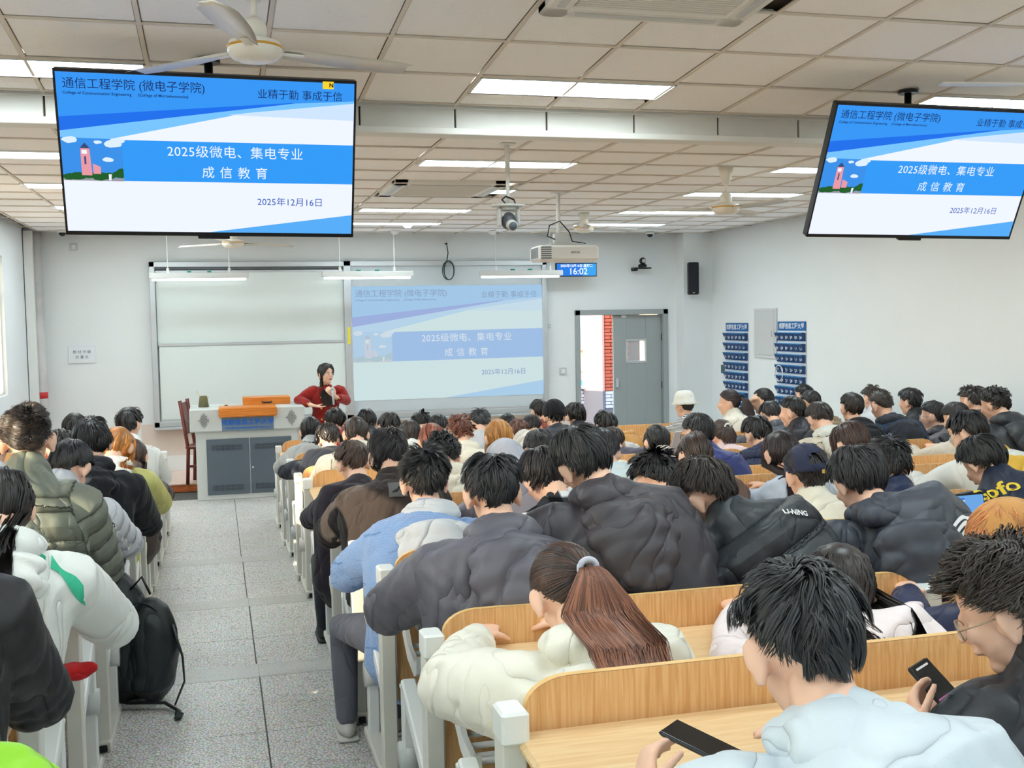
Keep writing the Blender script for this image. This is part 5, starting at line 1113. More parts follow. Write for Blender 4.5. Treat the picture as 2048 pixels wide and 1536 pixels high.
P(236, 895, 6, 'person with ginger hair and olive-yellow jacket at the aisle', 'bob', (196, 128, 60), 'coat', (190, 188, 112), pitch=38, yaw=-20, bx=-.10, sh=1.05, puff=.02, hood=.8, hoodcol=(226, 222, 214), legdx=-.09)
P(266, 914, 7, 'person with long dark brown hair in the left block, beside the ginger hair', 'long', (66, 46, 42), 'coat', (70, 60, 58), pitch=34, sh=.9, el=(.2, .2), legdx=-.09)
P(-178, 1015, 1, 'person in black jacket over white, only the elbow and sleeve showing at the left edge', 'short', BLK, 'coat', BK, pitch=40, near=True, bx=-.05, puff=.02, noleg=True, legdx=-.09)
P(-255, 1290, 0, 'person in lime green jacket, only the sleeve showing in the lower left corner', 'short', BLK, 'coat', (150, 214, 50), pitch=35, near=True, puff=.02, pants=(206, 208, 208), legdx=-.09)
# --- right block, front rows
P(622, 862, 9, 'person with black bob and light grey jacket at the front aisle seat', 'bob', BLK, 'coat', (176, 178, 178), pitch=22, yaw=-8, bx=-.05, puff=.015)
P(670, 842, 10, 'person in red top with round black hair, just below the lecturer', 'mop', BLK, 'hoodie', (206, 44, 44), pitch=16)
P(657, 878, 8, 'person in dark navy hoodie wearing black headphones', 'short', (46, 36, 32), 'hoodie', (36, 40, 52), pitch=30, yaw=8, bx=-.08, hood=1.0, hatk='headphones', el=(.36, .3), sh=1.05)
P(733, 844, 10, 'person with glossy black hair below the projection edge, fourth head from the lectern', 'mop', BLK, 'coat', BK, pitch=35, seed=41)
P(712, 868, 7, 'person with straight dark brown hair in fluffy cream puffer at the aisle', 'bob', (52, 40, 36), 'puffer', CRE, pitch=36, bx=-.02, puff=.04, hood=1.1, sh=1.12)
P(779, 852, 9, 'person with black hair parted at the crown, right of the glossy-haired one', 'mop', (30, 26, 30), 'coat', DGR, pitch=44, seed=47)
P(843, 850, 10, 'person with small black tufted hair in the foremost row below the projection', 'spiky', BLK, 'coat', WHT, pitch=42, seed=53)
P(820, 872, 8, 'person with dark brown neat hair and white collar beside the auburn hair', 'neat', (50, 40, 38), 'coat', WHT, pitch=30, seed=58)
P(877, 856, 9, 'person with combed black hair just left of the curly red-brown hair', 'neat', BLK, 'coat', (210, 214, 220), pitch=44, seed=61)
P(865, 885, 6, 'person with straight auburn hair', 'bob', (138, 72, 46), 'coat', (214, 214, 212), pitch=36, seed=64)
P(921, 865, 7, 'person with curly red-brown hair and cream hoodie', 'curly', (108, 60, 44), 'hoodie', CRE, pitch=26, hood=.9, bx=.02, sh=1.05)
P(960, 846, 9, 'person with grey-black spiky hair and light grey hoodie', 'spiky', (52, 54, 60), 'hoodie', (206, 208, 214), pitch=30, hood=1.0)
P(997, 876, 6, 'person with blond-streaked straight hair in mauve-grey puffer jacket', dict(HS['long'], fall=.16), (190, 128, 62), 'puffer', MGR, pitch=34, puff=.03, sh=1.1, hc2=(214, 150, 76), bx=0)
P(1016, 852, 10, 'person with flat black hair behind the blond-streaked head', 'neat', BLK, 'coat', DGR, pitch=46, seed=71)
P(1037, 868, 8, 'person with reddish brown short hair behind the raised cream hood', 'short', (96, 58, 46), 'coat', DGR, pitch=42, seed=73)
P(1052, 898, 7, 'person with off-white hood pulled over the head', 'short', BLK, 'coat', (214, 208, 198), pitch=45, hatk='hoodup', hatcol=(214, 208, 198), hy=-.35)
P(1078, 824, 10, 'person in rust red hood with black hair near the board corner', 'neat', BLK, 'hoodie', (150, 74, 58), pitch=16, hood=1.2, yaw=15)
P(1064, 856, 9, 'person in black jacket bent low in front of the rust red hood', 'neat', (44, 38, 38), 'coat', (50, 48, 52), pitch=46, hood=1.0, hy=-.35)
P(1108, 832, 8, 'person in black ribbed beanie and dark slate puffer', 'short', BLK, 'puffer', (58, 62, 72), pitch=14, hatk='beanie', hatcol=(26, 26, 32), hood=1.2, puff=.03, sh=1.15, bx=.04)
P(1152, 832, 9, 'person with curly black hair and black jacket in front of the door', 'mop', (30, 28, 30), 'coat', (48, 48, 56), pitch=18, sh=1.1, bx=.03)
P(1212, 852, 8, 'person in mustard jacket with grey-white hood', 'mop', BLK, 'coat', (208, 150, 74), pitch=26, yaw=12, bx=.16, hood=1.4, hoodcol=(220, 222, 224), puff=.02)
P(1226, 886, 7, 'person with brown hair sunk in a purple-grey quilted hood', 'neat', (50, 40, 38), 'puffer', (78, 74, 92), pitch=44, bx=.08, hood=1.3, puff=.03)
P(1315, 885, 6, 'person with long parted black hair and white fleece', dict(HS['long'], fall=.14), BLK, 'coat', (234, 230, 218), pitch=34, puff=.015, kind='fleece')
P(1368, 812, 10, 'person in white fluffy bucket hat and striped top, in front of the door frame', dict(HS['bun'], tie=(0, -.8, -.45)), BLK, 'shirt', STRIPE, yaw=28, pitch=4, hatk='bucket', hatcol=(246, 246, 240), bx=.0, sh=.95, seed=77)
P(1458, 806, 9, 'person with long brown ponytail and white jacket, in profile before the narrow pocket chart', dict(HS['pony'], tail=.34, side=.15, fat=1.0), (50, 36, 36), 'coat', (236, 230, 216), yaw=62, pitch=6, puff=.02)
P(1396, 868, 5, 'person with short black hair and glasses in royal blue jacket, holding a pale phone', 'neat', BLK, 'coat', (46, 58, 122), yaw=24, pitch=16, glasses=True, puff=.01, sh=1.08, bx=.12, wr=((-.16, .34, 1.0), (.12, .56, .8)))
P(1444, 872, 7, 'person with brown hair and white fluffy scrunchie bow', dict(HS['pony'], tail=.16, tiecol=(240, 240, 240)), (62, 48, 44), 'coat', (240, 214, 214), pitch=24)
P(1392, 912, 4, 'person with straight dark brown hair bent low in front of the royal blue jacket', 'bob', (62, 46, 40), 'coat', (120, 92, 80), pitch=48, seed=79)
P(1526, 803, 9, 'person with black bun and raised hand by the chart, in dark jacket', dict(HS['bun'], tie=(0, -.95, .1)), BLK, 'coat', BK, yaw=50, pitch=8, wr=((-.12, .2, 1.15), (.1, .5, .8)), elz=(.95, .8), seed=81)
P(1540, 830, 8, 'person with black hair above a grey quilted hood, beside the raised hand', 'neat', (36, 32, 34), 'puffer', (74, 78, 88), pitch=40, hood=1.2, puff=.02)
P(1585, 824, 7, 'person with neat black hair and black jacket, in left profile', 'neat', BLK, 'coat', (40, 40, 50), yaw=46, pitch=12, sh=1.02)
P(1608, 792, 10, 'person with small dark head behind the tan jacket, right of the wide chart', 'short', BLK, 'coat', BK, yaw=20, pitch=10)
P(1622, 806, 9, 'person in tan-brown jacket with hood, below the wide pocket chart', 'short', (36, 32, 32), 'coat', (160, 140, 114), yaw=10, pitch=24, hood=1.2, puff=.02, sh=1.1)
p_life = P(1640, 838, 6, 'person in white hood, blue yoke and cream jacket with script on the back', 'neat', (44, 36, 34), 'hoodie', (214, 204, 186), pitch=40, hood=1.2, hoodcol=(224, 224, 216), puff=.015, sh=1.08, bx=.04)
P(1703, 816, 7, 'person with tidy dark hair and black hoodie against the right wall', 'neat', (40, 34, 34), 'hoodie', (30, 32, 38), pitch=6, hood=.9, seed=83)
P(1744, 797, 9, 'person with dark brown tousled hair and pale jacket behind the teal hoodie', 'spiky', (58, 46, 42), 'coat', (214, 216, 224), pitch=10, yaw=10)
p_teal = P(1763, 812, 7, 'person in big navy-teal hoodie with green star patches and cropped hair', dict(HS['buzz']), (60, 52, 48), 'hoodie', (30, 52, 78), pitch=24, yaw=10, hood=1.35, hoodcol=(50, 54, 64), sh=1.25, puff=.03, bx=.09)
P(1820, 803, 8, 'person with full black hair and black jacket, turned left near the right wall', 'mop', BLK, 'coat', (38, 40, 44), yaw=30, pitch=12, bx=.06)
P(1866, 832, 7, 'person with glasses resting chin on a hand, in grey jacket', 'neat', BLK, 'coat', (110, 106, 114), yaw=42, pitch=6, glasses=(120, 120, 170), wr=((-.13, .16, .93), (.12, .5, .8)), elz=(.82, .8), bx=.08, hood=.9, hoodcol=(64, 66, 72))
P(1942, 803, 7, 'person with messy brown-black hair and blue jacket, second head from the right edge', 'spiky', (46, 38, 36), 'hoodie', (70, 80, 180), yaw=24, pitch=14, bx=.03, hood=1.0, hoodcol=(120, 104, 90))
P(1988, 808, 6, 'person with thick curly black hair and large black hooded jacket at the right edge', 'curly', (34, 30, 30), 'coat', (56, 60, 66), yaw=26, pitch=24, bx=.18, hood=1.2, sh=1.2, puff=.02)
P(1912, 838, 6, 'person with short black hair and beige collar, behind the yellow hood', 'neat', (36, 32, 34), 'coat', (214, 204, 188), yaw=18, pitch=20)
P(1938, 866, 4, 'person with round glasses in white jacket with yellow hood', 'mop', BLK, 'coat', (238, 238, 230), yaw=32, pitch=30, glasses=(200, 190, 170), bx=.10, hood=1.1, hoodcol=(246, 196, 70), puff=.02)
p_vars = P(1966, 924, 3, 'person with glossy black hair in navy jacket with yellow back script, behind the laptop', 'mop', (28, 28, 28), 'coat', (32, 42, 66), yaw=14, pitch=42, bx=.22, near=True, sh=1.15, puff=.02)
P(1514, 868, 6, 'person with black hair in deep navy puffer jacket', 'mop', BLK, 'puffer', (36, 48, 82), pitch=30, yaw=10, puff=.03, bx=-.02, hood=.8, sh=1.08)
P(1562, 908, 4, 'person with very long straight dark hair and pale blue shirt', dict(HS['long'], fall=.30), (48, 38, 40), 'shirt', (208, 218, 234), pitch=22, yaw=4, sh=1.05, near=True, seed=85)
P(1612, 948, 3, 'person in navy baseball cap and cream jacket, seen from behind', 'short', (34, 30, 32), 'coat', (238, 232, 214), pitch=10, hatk='cap', hatcol=(52, 58, 84), near=True, sh=1.08, puff=.012, bx=.02)
P(1703, 888, 4, 'person with long brown hair sweeping right over a white jacket', dict(HS['long'], fall=.16, wave=.004), (72, 50, 44), 'coat', (236, 236, 236), pitch=36, yaw=14, bx=.12, near=True)
P(1775, 930, 3, 'person with tousled black hair and navy collar, behind the dark hooded puffer', 'spiky', (34, 32, 34), 'coat', (40, 52, 84), pitch=14, near=True, bx=.02, seed=87)
p_adi = P(1716, 962, 2, 'person with thick dark hair in charcoal quilted-hood puffer with white shoulder stripes', 'mop', (42, 40, 42), 'coat', (66, 70, 80), pitch=34, yaw=8, near=2, hood=1.75, puff=.03, sh=1.18, bx=.32, hatk=None)
P(1313, 962, 3, 'person with spiky black hair and brown jacket between the two dark coats', 'spiky', BLK, 'hoodie', (146, 112, 96), pitch=48, near=True, seed=89)
p_li = P(1412, 985, 2, 'person leaning left with tousled dark brown hair, in black puffer with white lettering', dict(HS['shag'], low=-.01, ear=.02), (46, 38, 34), 'puffer', (50, 54, 60), pitch=38, roll=-16, yaw=26, near=2, bx=.30, sh=1.2, puff=.035, hood=.0)
P(1165, 925, 2, 'person with swept black hair leaning left, in large charcoal hooded coat', dict(HS['mop'], thick=.022, ear=.02, over=.05), (38, 38, 40), 'coat', (72, 68, 74), pitch=34, roll=-14, yaw=14, near=2, bx=.26, hood=1.35, sh=1.22, puff=.025, hy=-.42)
P(1086, 955, 3, 'person with dark hair in black and white plaid shirt', 'mop', (36, 32, 34), 'shirt', PLAID, pitch=40, yaw=14, roll=-8, near=True, seed=91)
P(985, 985, 2, 'person with thick black hair in grey-mauve hooded jacket, elbow over the aisle', dict(HS['shag'], low=-.012, thick=.02, ear=.015), (34, 34, 38), 'coat', (100, 98, 108), pitch=24, near=2, bx=-.01, hood=1.35, sh=1.2, puff=.03, el=(.34, .30), ely=(.24, .28), seed=93)
P(848, 962, 3, 'person with spiky black hair in blue patchwork jacket with pale grey hood', dict(HS['spiky'], thick=.02, ear=.012), BLK, 'hoodie', PATCH, pitch=16, near=2, hood=1.4, hoodcol=(206, 210, 216), sh=1.12, puff=.02, bx=-.06, el=(.31, .27), ely=(.26, .36), seed=95, legdx=-.15, pants=(110, 112, 124))
p_logo = P(778, 912, 4, 'person with long layered black hair in brown-black sweatshirt with grey back patch', dict(HS['shag'], low=.035, over=.4, thick=.028), (34, 30, 32), 'sweat', (52, 44, 42), pitch=36, near=2, bx=-.02, sh=1.15, puff=.02, el=(.28, .27), ely=(.30, .36), seed=97)
P(706, 926, 5, 'person with short brown hair and black top, beside the layered black hair', 'short', (74, 54, 44), 'sweat', (48, 42, 50), pitch=32, yaw=14, near=True, bx=-.06, sh=1.1)
p_sto = P(886, 912, 5, 'person in cream hoodie with printed back, black hair in the hood', 'curly', BLK, 'hoodie', CRE, pitch=46, hood=1.3, sh=1.12, puff=.015, near=True, bx=.02)
P(1080, 902, 5, 'person with dark hair and a white hood, in black jacket', 'neat', (44, 40, 42), 'hoodie', (46, 44, 50), pitch=42, yaw=10, hood=1.35, hoodcol=(228, 230, 230), near=True)
P(1204, 905, 4, 'person with black hair mostly hidden behind the swept-haired student', 'neat', (44, 42, 48), 'hoodie', (206, 220, 230), pitch=42, hood=1.2, hoodcol=(214, 228, 232), bx=.22, seed=99)
P(1012, 935, 4, 'person with translucent grey hood between the cream hoodie and the plaid shirt', 'short', BLK, 'hoodie', (150, 146, 156), pitch=50, hatk='hoodup', hatcol=(196, 198, 210), hy=-.35)
# --- nearest
p_pony = P(1134, 1188, 1, 'person with long reddish-brown ponytail tied with a pale scrunchie, in cream jacket', dict(HS['pony'], tie=(.32, -.88, -.28), tail=.265, tailcol=(118, 72, 56), tailcol2=(176, 116, 88), tiecol=(206, 208, 226), fat=1.55, side=.12), (40, 34, 34), 'coat', (240, 236, 222), pitch=44, roll=-4, near=2, bx=.06, hood=.85, sh=1.12, puff=.03, el=(.28, .26), hipy=-.55, ely=(.26, .3), hc2=(100, 66, 52))
p_fg = P(1602, 1292, 0, 'person with thick black hair in pale blue-grey hooded jacket, nearest the camera', dict(HS['shag'], low=-.014, thick=.024, ear=.018, over=.03, len=.65), (32, 33, 36), 'coat', (212, 222, 230), pitch=30, roll=-3, yaw=-2, near=2, bx=.07, hood=1.5, sh=1.22, puff=.03, el=(.40, .38), voxj=.010, hy=-.62, hipy=-.80, wr=((-.26, .36, .78), (.14, .40, .80)), ely=(.16, .3), elz=(.66, .72), hand=(((.25, .6, .55), (.9, .1, -.1), .9), None))
P(1682, 1180, 1, 'person with long parted dark hair in pale pink top, behind the nearest student', dict(HS['long'], fall=.34, tilt=.3), (52, 44, 42), 'shirt', (246, 232, 232), pitch=34, near=2, yaw=-10, bx=.10, seed=101)
_pp = at(1885, 1385, 1.95); _oo = np.array((at(2018, 1215, YK(0)-.40)[0]+.16, YK(0)-.60, LEV[1])); _w0 = tuple(_pp-_oo+np.array((-.075, -.085, -.06))); _w1 = tuple(_pp-_oo+np.array((.105, -.03, -.055)))
p_gl = P(2018, 1215, 0, 'person with wavy brown-black hair and wire glasses in black jacket, holding a phone', dict(HS['curly'], thick=.032, curly=.011), (52, 42, 36), 'coat', (52, 54, 60), pitch=30, yaw=44, near=2, glasses=(190, 170, 140), bx=.16, sh=1.1, puff=.03, voxj=.010, hy=-.40, wr=(_w0, _w1), ely=(.20, .24), el=(.06, .20), elz=(.80, .80), hand=(((.2, .8, .55), (.9, -.1, .3), .8), ((-.8, .45, .35), (-.3, .5, -.7), .8)), seed=7)
p_fur = P(2018, 1092, 1, 'person in tan corduroy cap with mauve brim and fur-trimmed navy coat, at the right edge', dict(HS['short'], low=.0), (190, 120, 70), 'coat', (44, 50, 82), pitch=26, yaw=62, near=2, hatk='capleft', hatcol=(206, 150, 90), bx=-.02, sh=1.1, puff=.02, seed=103)
# ------------------------------------------------------------------ prints and marks on the clothes
def loc_xz(p, px, py, dY=-.14):
    w = at(px, py, p['org'][1]+dY); return w[0]-p['org'][0]-p['N'][0], w[2]-p['org'][2]-p['N'][2]
WI = mat('white_print', (240, 240, 240), .6)
x, z = loc_xz(p_logo, 796, 982); print_on(p_logo, None, x, z, 0, mat('grey_patch', (98, 98, 98), .7), me=grid_poly(lambda u, v: ((u-.5)*.085, (v-.5)*.075), 6, 6), nm='back_patch')
print_on(p_logo, None, x, z, 0, BLACK, me=grid_poly(lambda u, v: (-.022+.044*u+.010*(v-.5)*2*(1 if u < .5 else .6), (v-.5)*.014+(.012 if u > .5 else -.010)), 8, 3), nm='back_emblem', depth=.007)
x, z = loc_xz(p_life, 1662, 876); print_on(p_life, 'Life', x, z, .13, mat('dark_print', (60, 70, 66), .6), bold=.001)
x, z = loc_xz(p_vars, 2008, 982); print_on(p_vars, 'orGofo', x, z, .085, mat('yellow_print', (244, 216, 70), .6), rotz=.18, bold=.002)
x, z = loc_xz(p_li, 1602, 1042); print_on(p_li, 'LI-NING', x, z, .026, WI, rotz=-.12, bold=.0008, depth=.009)
x, z = loc_xz(p_sto, 893, 985); print_on(p_sto, 'the', x+.01, z+.02, .05, mat('dark_print', (60, 70, 66), .6)); print_on(p_sto, 'STO', x+.02, z-.03, .07, mat('dark_print', (60, 70, 66), .6), bold=.002)
# three curved shoulder stripes
for k in range(3):
    def f(u, v, k=k):
        t = u; a = .33*t; X = .02+a+.02*k*(1-t); Z = -.34+.27*math.sin(min(1, t*1.15)*PI/2)-.05*max(0, t-.7)*2-.020*k-.0; n = .0075
        return X+(-(v-.5)*2*n if t < .5 else 0), Z+(v-.5)*2*n
    x, z = loc_xz(p_adi, 1800, 1165); print_on(p_adi, None, x, z+.27, 0, WI, me=grid_poly(f, 24, 2), nm='shoulder_stripe', depth=.005)
GRN = mat('green_print', (60, 190, 150), .7)
for k in range(4):
    def f(u, v, k=k): a = -.16+.10*k+.085*u; return a+.0, .0-1.1*max(0, abs(a)-.08)**1.2+.02*math.sin(a*20)+(v-.5)*(.04+.02*math.sin(u*6+k))
    print_on(p_green, None, 0, 0, 0, GRN, me=grid_poly(f, 8, 2), nm='green_print', depth=.004)
for k in range(2):
    def f(u, v, k=k): return .02+.25*u+.01*k, -.10-.25*u*u-.03*k+(v-.5)*.028
    x, z = loc_xz(p_strap, 172, 1030); print_on(p_strap, None, x-.02, z+.10, 0, BLACK if k == 0 else mat('strap_grey', (70, 72, 78), .6), me=grid_poly(f, 12, 2), nm='black_strap', depth=.006)
print_on(p_strap, 'FASHION', x+.09, z-.02, .035, WI, rotz=-.6, bold=.001, depth=.010)
x, z = loc_xz(p_script, 285, 884); print_on(p_script, 'Reasons', x, z, .09, mat('pink_print', (226, 190, 194), .7), depth=.008)
# teal star patches
TE = mat('teal_star', (30, 130, 130), .7)
for px, py in ((1745, 878), (1858, 876)):
    x, z = loc_xz(p_teal, px, py); me = MB().add([(.055*r*math.cos(a), 0, .085*r*math.sin(a)) for a, r in [(PI/2+PI/5*i, 1 if i % 2 == 0 else .45) for i in range(10)]], [tuple(range(10))]).mesh(); print_on(p_teal, None, x, z, 0, TE, me=me, nm='star_patch', depth=.008)
# ------------------------------------------------------------------ the lecturer
def lecturer():
    Y = 13.2; H = at(652, 747, Y); zf = fl(Y); org = np.array((H[0]-.01, Y, zf)); Hc = H-org; px = Y/2204*1.01
    root = thing('person', 'woman lecturer in dark red double-breasted coat with long black hair, speaking into a microphone', 'person', tuple(org)); R = rot(208, 4, 0)
    N = Hc+np.array((.0, .03, -.175)); Nk = Hc+np.array((0, .02, -.07)); hip = np.array((.0, .04, .86)); sp = bez(hip, np.array((-.01, .03, 1.05)), N, 8)
    S = [N+np.array((-.165, 0, -.045)), N+np.array((.165, 0, -.045))]; Em = [Hc+np.array((-.335, .0, -.30)), Hc+np.array((.235, .0, -.33))]; Wm = [Hc+np.array((-.19, -.18, -.36)), Hc+np.array((.075, -.19, -.27))]
    b = MB(); head_shapes(b, R, Hc); b.tube([Nk, N], [.05, .058], 14, round_=True); b.tube(sp, [.15, .13, .125, .135, .15, .16, .13, .08], 16, (1, 0, 0), [.10, .09, .09, .10, .10, .09, .08, .06], round_=True)
    for i, s in ((0, -1), (1, 1)): b.tube([S[i], Em[i], Wm[i]], [.045, .038, .026], 10, round_=True)
    hand_shapes(b, Wm[0]+np.array((.01, -.01, 0)), (.75, -.35, -.15), (0, .1, 1), .25, 1.0, 1); hand_shapes(b, Wm[1]+np.array((-.0, -.01, .01)), (-.55, -.2, .6), (-.3, .8, .3), 1.0, 1.0, 1)
    for s in (-1, 1): b.tube([(s*.08, .04, .86), (s*.085, .04, .5), (s*.085, .05, .08)], [.085, .055, .038], 12, round_=True); b.tube([(s*.085, .07, .04), (s*.09, -.08, .03)], [.036, .034], 10, round_=True)
    link('body', remesh(b, .008, 2), root, SKIN)
    RED = folds(mat('red_wool', (150, 36, 32), .85, spec=.15, sheen=.3), 4.0, .03, .6); j = MB(); j.tube([np.array((0, .04, .52)), np.array((0, .04, .70))]+list(sp), [.24, .215, .19, .165, .155, .165, .18, .19, .155, .09], 18, (1, 0, 0), [.19, .17, .14, .12, .12, .13, .13, .125, .11, .08], round_=True)
    for i, s in ((0, -1), (1, 1)): j.tube([S[i]+np.array((-s*.04, 0, .01)), S[i], (S[i]+Em[i])/2, Em[i], (Em[i]*.3+Wm[i]*.7)], [.075, .078, .068, .06, .050], 14, round_=True)
    jm = remesh(j, .011, 4); displace(jm, lambda v: .005*(-np.abs(noise3(v, 16, 5, 2))*1.3+.5)); link('coat', jm, root, RED)
    co = MB()
    for s in (-1, 1): co.prism([(s*.02, N[2]-.16), (s*.10, N[2]-.05), (s*.09, N[2]+.01), (s*.045, N[2]+.015)] if s > 0 else [(s*.045, N[2]+.015), (s*.09, N[2]+.01), (s*.10, N[2]-.05), (s*.02, N[2]-.16)], -.105, -.085)
    co.make('collar', RED, root); MB().prism([(-.025, N[2]+.0), (.025, N[2]+.0), (.0, N[2]-.07)], -.09, -.075).make('blouse', mat('cream_blouse', (214, 196, 170), .7), root)
    g = mat('brass', (210, 170, 90), .3, metal=.8)
    for s in (-1, 1):
        for k in range(3): link('button', MB().ell((s*.065, -.115, N[2]-.10-.13*k), (.013, .008, .013), 10, 6).mesh(True, g), root)
        link('button', MB().ell(tuple(Em[0 if s < 0 else 1]*.35+Wm[0 if s < 0 else 1]*.65+np.array((0, -.052, 0))), (.012, .008, .012), 10, 6).mesh(True, g), root)
    def head(me): v = getv(me); setv(me, v @ R.T+Hc); return me
    for s in (-1, 1):
        e = link('eye', head(MB().ell((s*.031, .086, .002), (.013, .008, .007), 12, 8).mesh(True)), root, mat('eye_white', (235, 232, 228), .3)); link('iris', head(MB().ell((s*.031, .0925, .002), (.006, .003, .006), 10, 6).mesh(True)), e, BLACK)
        link('eyebrow', head(MB().tube([(s*.016, .097, .020), (s*.032, .096, .025), (s*.046, .088, .021)], [.003, .0035, .002], 6).mesh(True)), root, mat('brow', (50, 38, 34), .8))
        link('earring', head(MB().ell((s*.085, .006, -.052), (.005, .005, .008), 8, 6).mesh(True)), root, g)
    link('lips', head(MB().ell((0, .1005, -.056), (.021, .008, .0085), 12, 8).mesh(True)), root, mat('lips', (190, 70, 70), .4)); link('mouth_opening', head(MB().ell((0, .106, -.056), (.014, .004, .004), 10, 6).mesh(True)), root, mat('mouth_dark', (70, 20, 20), .6))
    st = dict(HS['long'], fall=.30, front=80, tilt=.05, drift=0., wave=.001); W_, Nn = hair_paths(st, 1100, 5, R, Hc, lambda z, x: np.full(np.shape(z), 9.)); hm = hairmat((30, 26, 26))
    q = W_[..., 2] < N[2]-.02; W_[..., 1] = np.where(q & (np.abs(W_[..., 0]) < .2) & (W_[..., 1] < .04), np.minimum(W_[..., 1], -.125), W_[..., 1])
    link('hair', strand_mesh(W_, .0042, Nn, 5, hm), root); cv, cf = cap_mesh(.05, 0, .05, hm); cm = MB().add(cv @ R.T+Hc, cf).mesh(True, hm); link('hair_base', cm, root)
    m0 = Wm[1]+np.array((-.03, -.06, .05)); t = thing('microphone', 'silver handheld microphone in the lecturer\'s raised hand', 'microphone', tuple(org+m0)); MB().tube([(0.01, 0, -.13), (0, 0, .03)], [.011, .015], 12, round_=True).make('handle', ALU, t, True); MB().ell((0, 0, .05), (.022, .022, .026), 14, 10).make('head_grille', GREY, t, True)
lecturer()
# fur trim of the navy coat
def fur(p, n=2600):
    rs = np.random.RandomState(3); N = p['N']; a = rs.rand(n)*2*PI; b = rs.rand(n)*2*PI; c = N+np.array((-.03, .03, .0)); R1, r1 = .135, .035
    rad = np.stack([np.cos(a), np.sin(a), 0*a], 1); nr = rad*np.cos(b)[:, None]+np.array((0, 0, 1.))*np.sin(b)[:, None]; base = c+rad*R1*np.array((1, .8, 1))+nr*r1; base[:, 2] += -.05*np.sin(a)-.0
    t = np.linspace(0, 1, 5)[None, :, None]; d = nr+rs.randn(n, 3)*.35; L = rs.uniform(.03, .06, (n, 1, 1)); W_ = base[:, None]+d[:, None]*L*t+np.array((0, 0, -.012))*t**2
    link('fur_trim', strand_mesh(W_, .0022, np.repeat(nr[:, None], 5, 1), 4, hairmat((150, 110, 66), (236, 204, 150), '_f')), p['root'])
fur(p_fur)
# ------------------------------------------------------------------ belongings
Yb = 5.45; c = at(262, 1385, Yb); zf = fl(Yb); c = c*0+np.array((at(248, 1385, Yb)[0], Yb, zf))
t = thing('backpack', 'large black backpack slumped in the aisle against the left desks', 'backpack', tuple(c), -.15); t.scale = (1.12, 1.12, 1.22)
BPK = folds(mat('backpack_nylon', (34, 40, 42), .45, spec=.5), 5, .03, .7)
m = MB(); m.ell((-.03, .02, .24), (.15, .13, .27)); m.bb((-.17, -.09, .0), (.12, .13, .22), .06); m.ell((-.10, .03, .40), (.09, .10, .14)); me = remesh(m, .010, 8); displace(me, lambda v: .007*(-np.abs(noise3(v, 14, 4, 2))*1.4+.5)); link('main_bag', me, t, BPK)
m = MB(); m.ell((.13, -.02, .20), (.11, .10, .21)); m.bb((.02, -.11, .01), (.20, .07, .15), .05); me = remesh(m, .010, 8); displace(me, lambda v: .006*(-np.abs(noise3(v, 16, 9, 2))*1.4+.5)); link('front_pocket', me, t, BPK)
zp = MB(); zp.tube([(.09+.12*math.sin(a), -.085+.02*math.sin(a), .20+.20*math.cos(a)) for a in np.linspace(-.3, 2.6, 20)], .004, 6).make('zipper', BLACK, t, True)
MB().tube([(.05, -.02, .44), (.10, -.04, .49), (.13, -.03, .42)], .010, 8, (0, 1, 0), .005).make('handle_loop', BLACK, t, True)
for P_ in ([(.22, -.05, .30), (.26, -.07, .18), (.27, -.10, .09), (.24, -.16, .02)], [(-.1, -.09, .05), (.05, -.14, .03), (.20, -.16, .03), (.26, -.20, .01), (.27, -.26, .012)]): MB().tube(P_, .014, 8, (0, 1, 0), .004).make('strap', BLACK, t, True)
MB().box((.275, -.27, .012), (.03, .06, .008), .003).make('strap_end', mat('dark_green_webbing', (24, 44, 44), .6), t)
# laptop on the third desk
p = at(1925, 1068, 3.62); zt = fl(3.8)+.752
t = thing('laptop', 'open black laptop with blue desktop screen on the right-hand desk', 'laptop', (p[0], 3.62, zt), math.radians(4))
MB().bb((-.16, -.20, 0), (.16, .02, .016), .006).make('keyboard_base', mat('laptop_grey', (60, 64, 70), .4), t)
kb = MB(); [kb.bb((-.14+.02*i, -.09+.02*j, .016), (-.124+.02*i, -.074+.02*j, .019), .001) for i in range(14) for j in range(5)]; ko = kb.make('keys', BLACK, t); ko['kind'] = 'stuff'
sc_ = bpy.data.meshes.new('m'); tilt = -.22
s_ = MB().bb((-.16, 0, 0), (.16, .008, .215), .004).make('screen_lid', BLACK, t, False, (0, .02, .016), (tilt, 0, 0))
MB().bb((-.152, -.002, .012), (.152, .001, .207), 0).make('screen', em('desk_blue', (104, 160, 220)), s_)
MB().bb((-.09, -.0035, .022), (.06, -.002, .198), 0).make('window_shape', em('win_white', (214, 228, 246)), s_); MB().bb((-.152, -.0045, .012), (.152, -.0025, .02), 0).make('taskbar', em('task', (20, 50, 110)), s_); MB().bb((-.09, -.005, .190), (.06, -.0035, .198), 0).make('title_bar', em('title', (60, 110, 200)), s_)
MB().ell((.085, -.003, .07), (.03, .001, .045), 20, 8).make('wallpaper_swirl', em('swirl', (30, 80, 220)), s_, True)
for i in range(5):
    for j in range(3): MB().bb((-.145+.011*i, -.004, .180-.02*j), (-.139+.011*i, -.003, .188-.02*j), 0).make('icon', em('icon', (200, 220, 240)), s_)
for j in range(9): MB().bb((-.03, -.0045, .17-.014*j), (.02+.02*((j*7) % 3)/2, -.0036, .173-.014*j), 0).make('text_line', em('textline', (130, 150, 190)), s_)
bpy.data.meshes.remove(sc_)
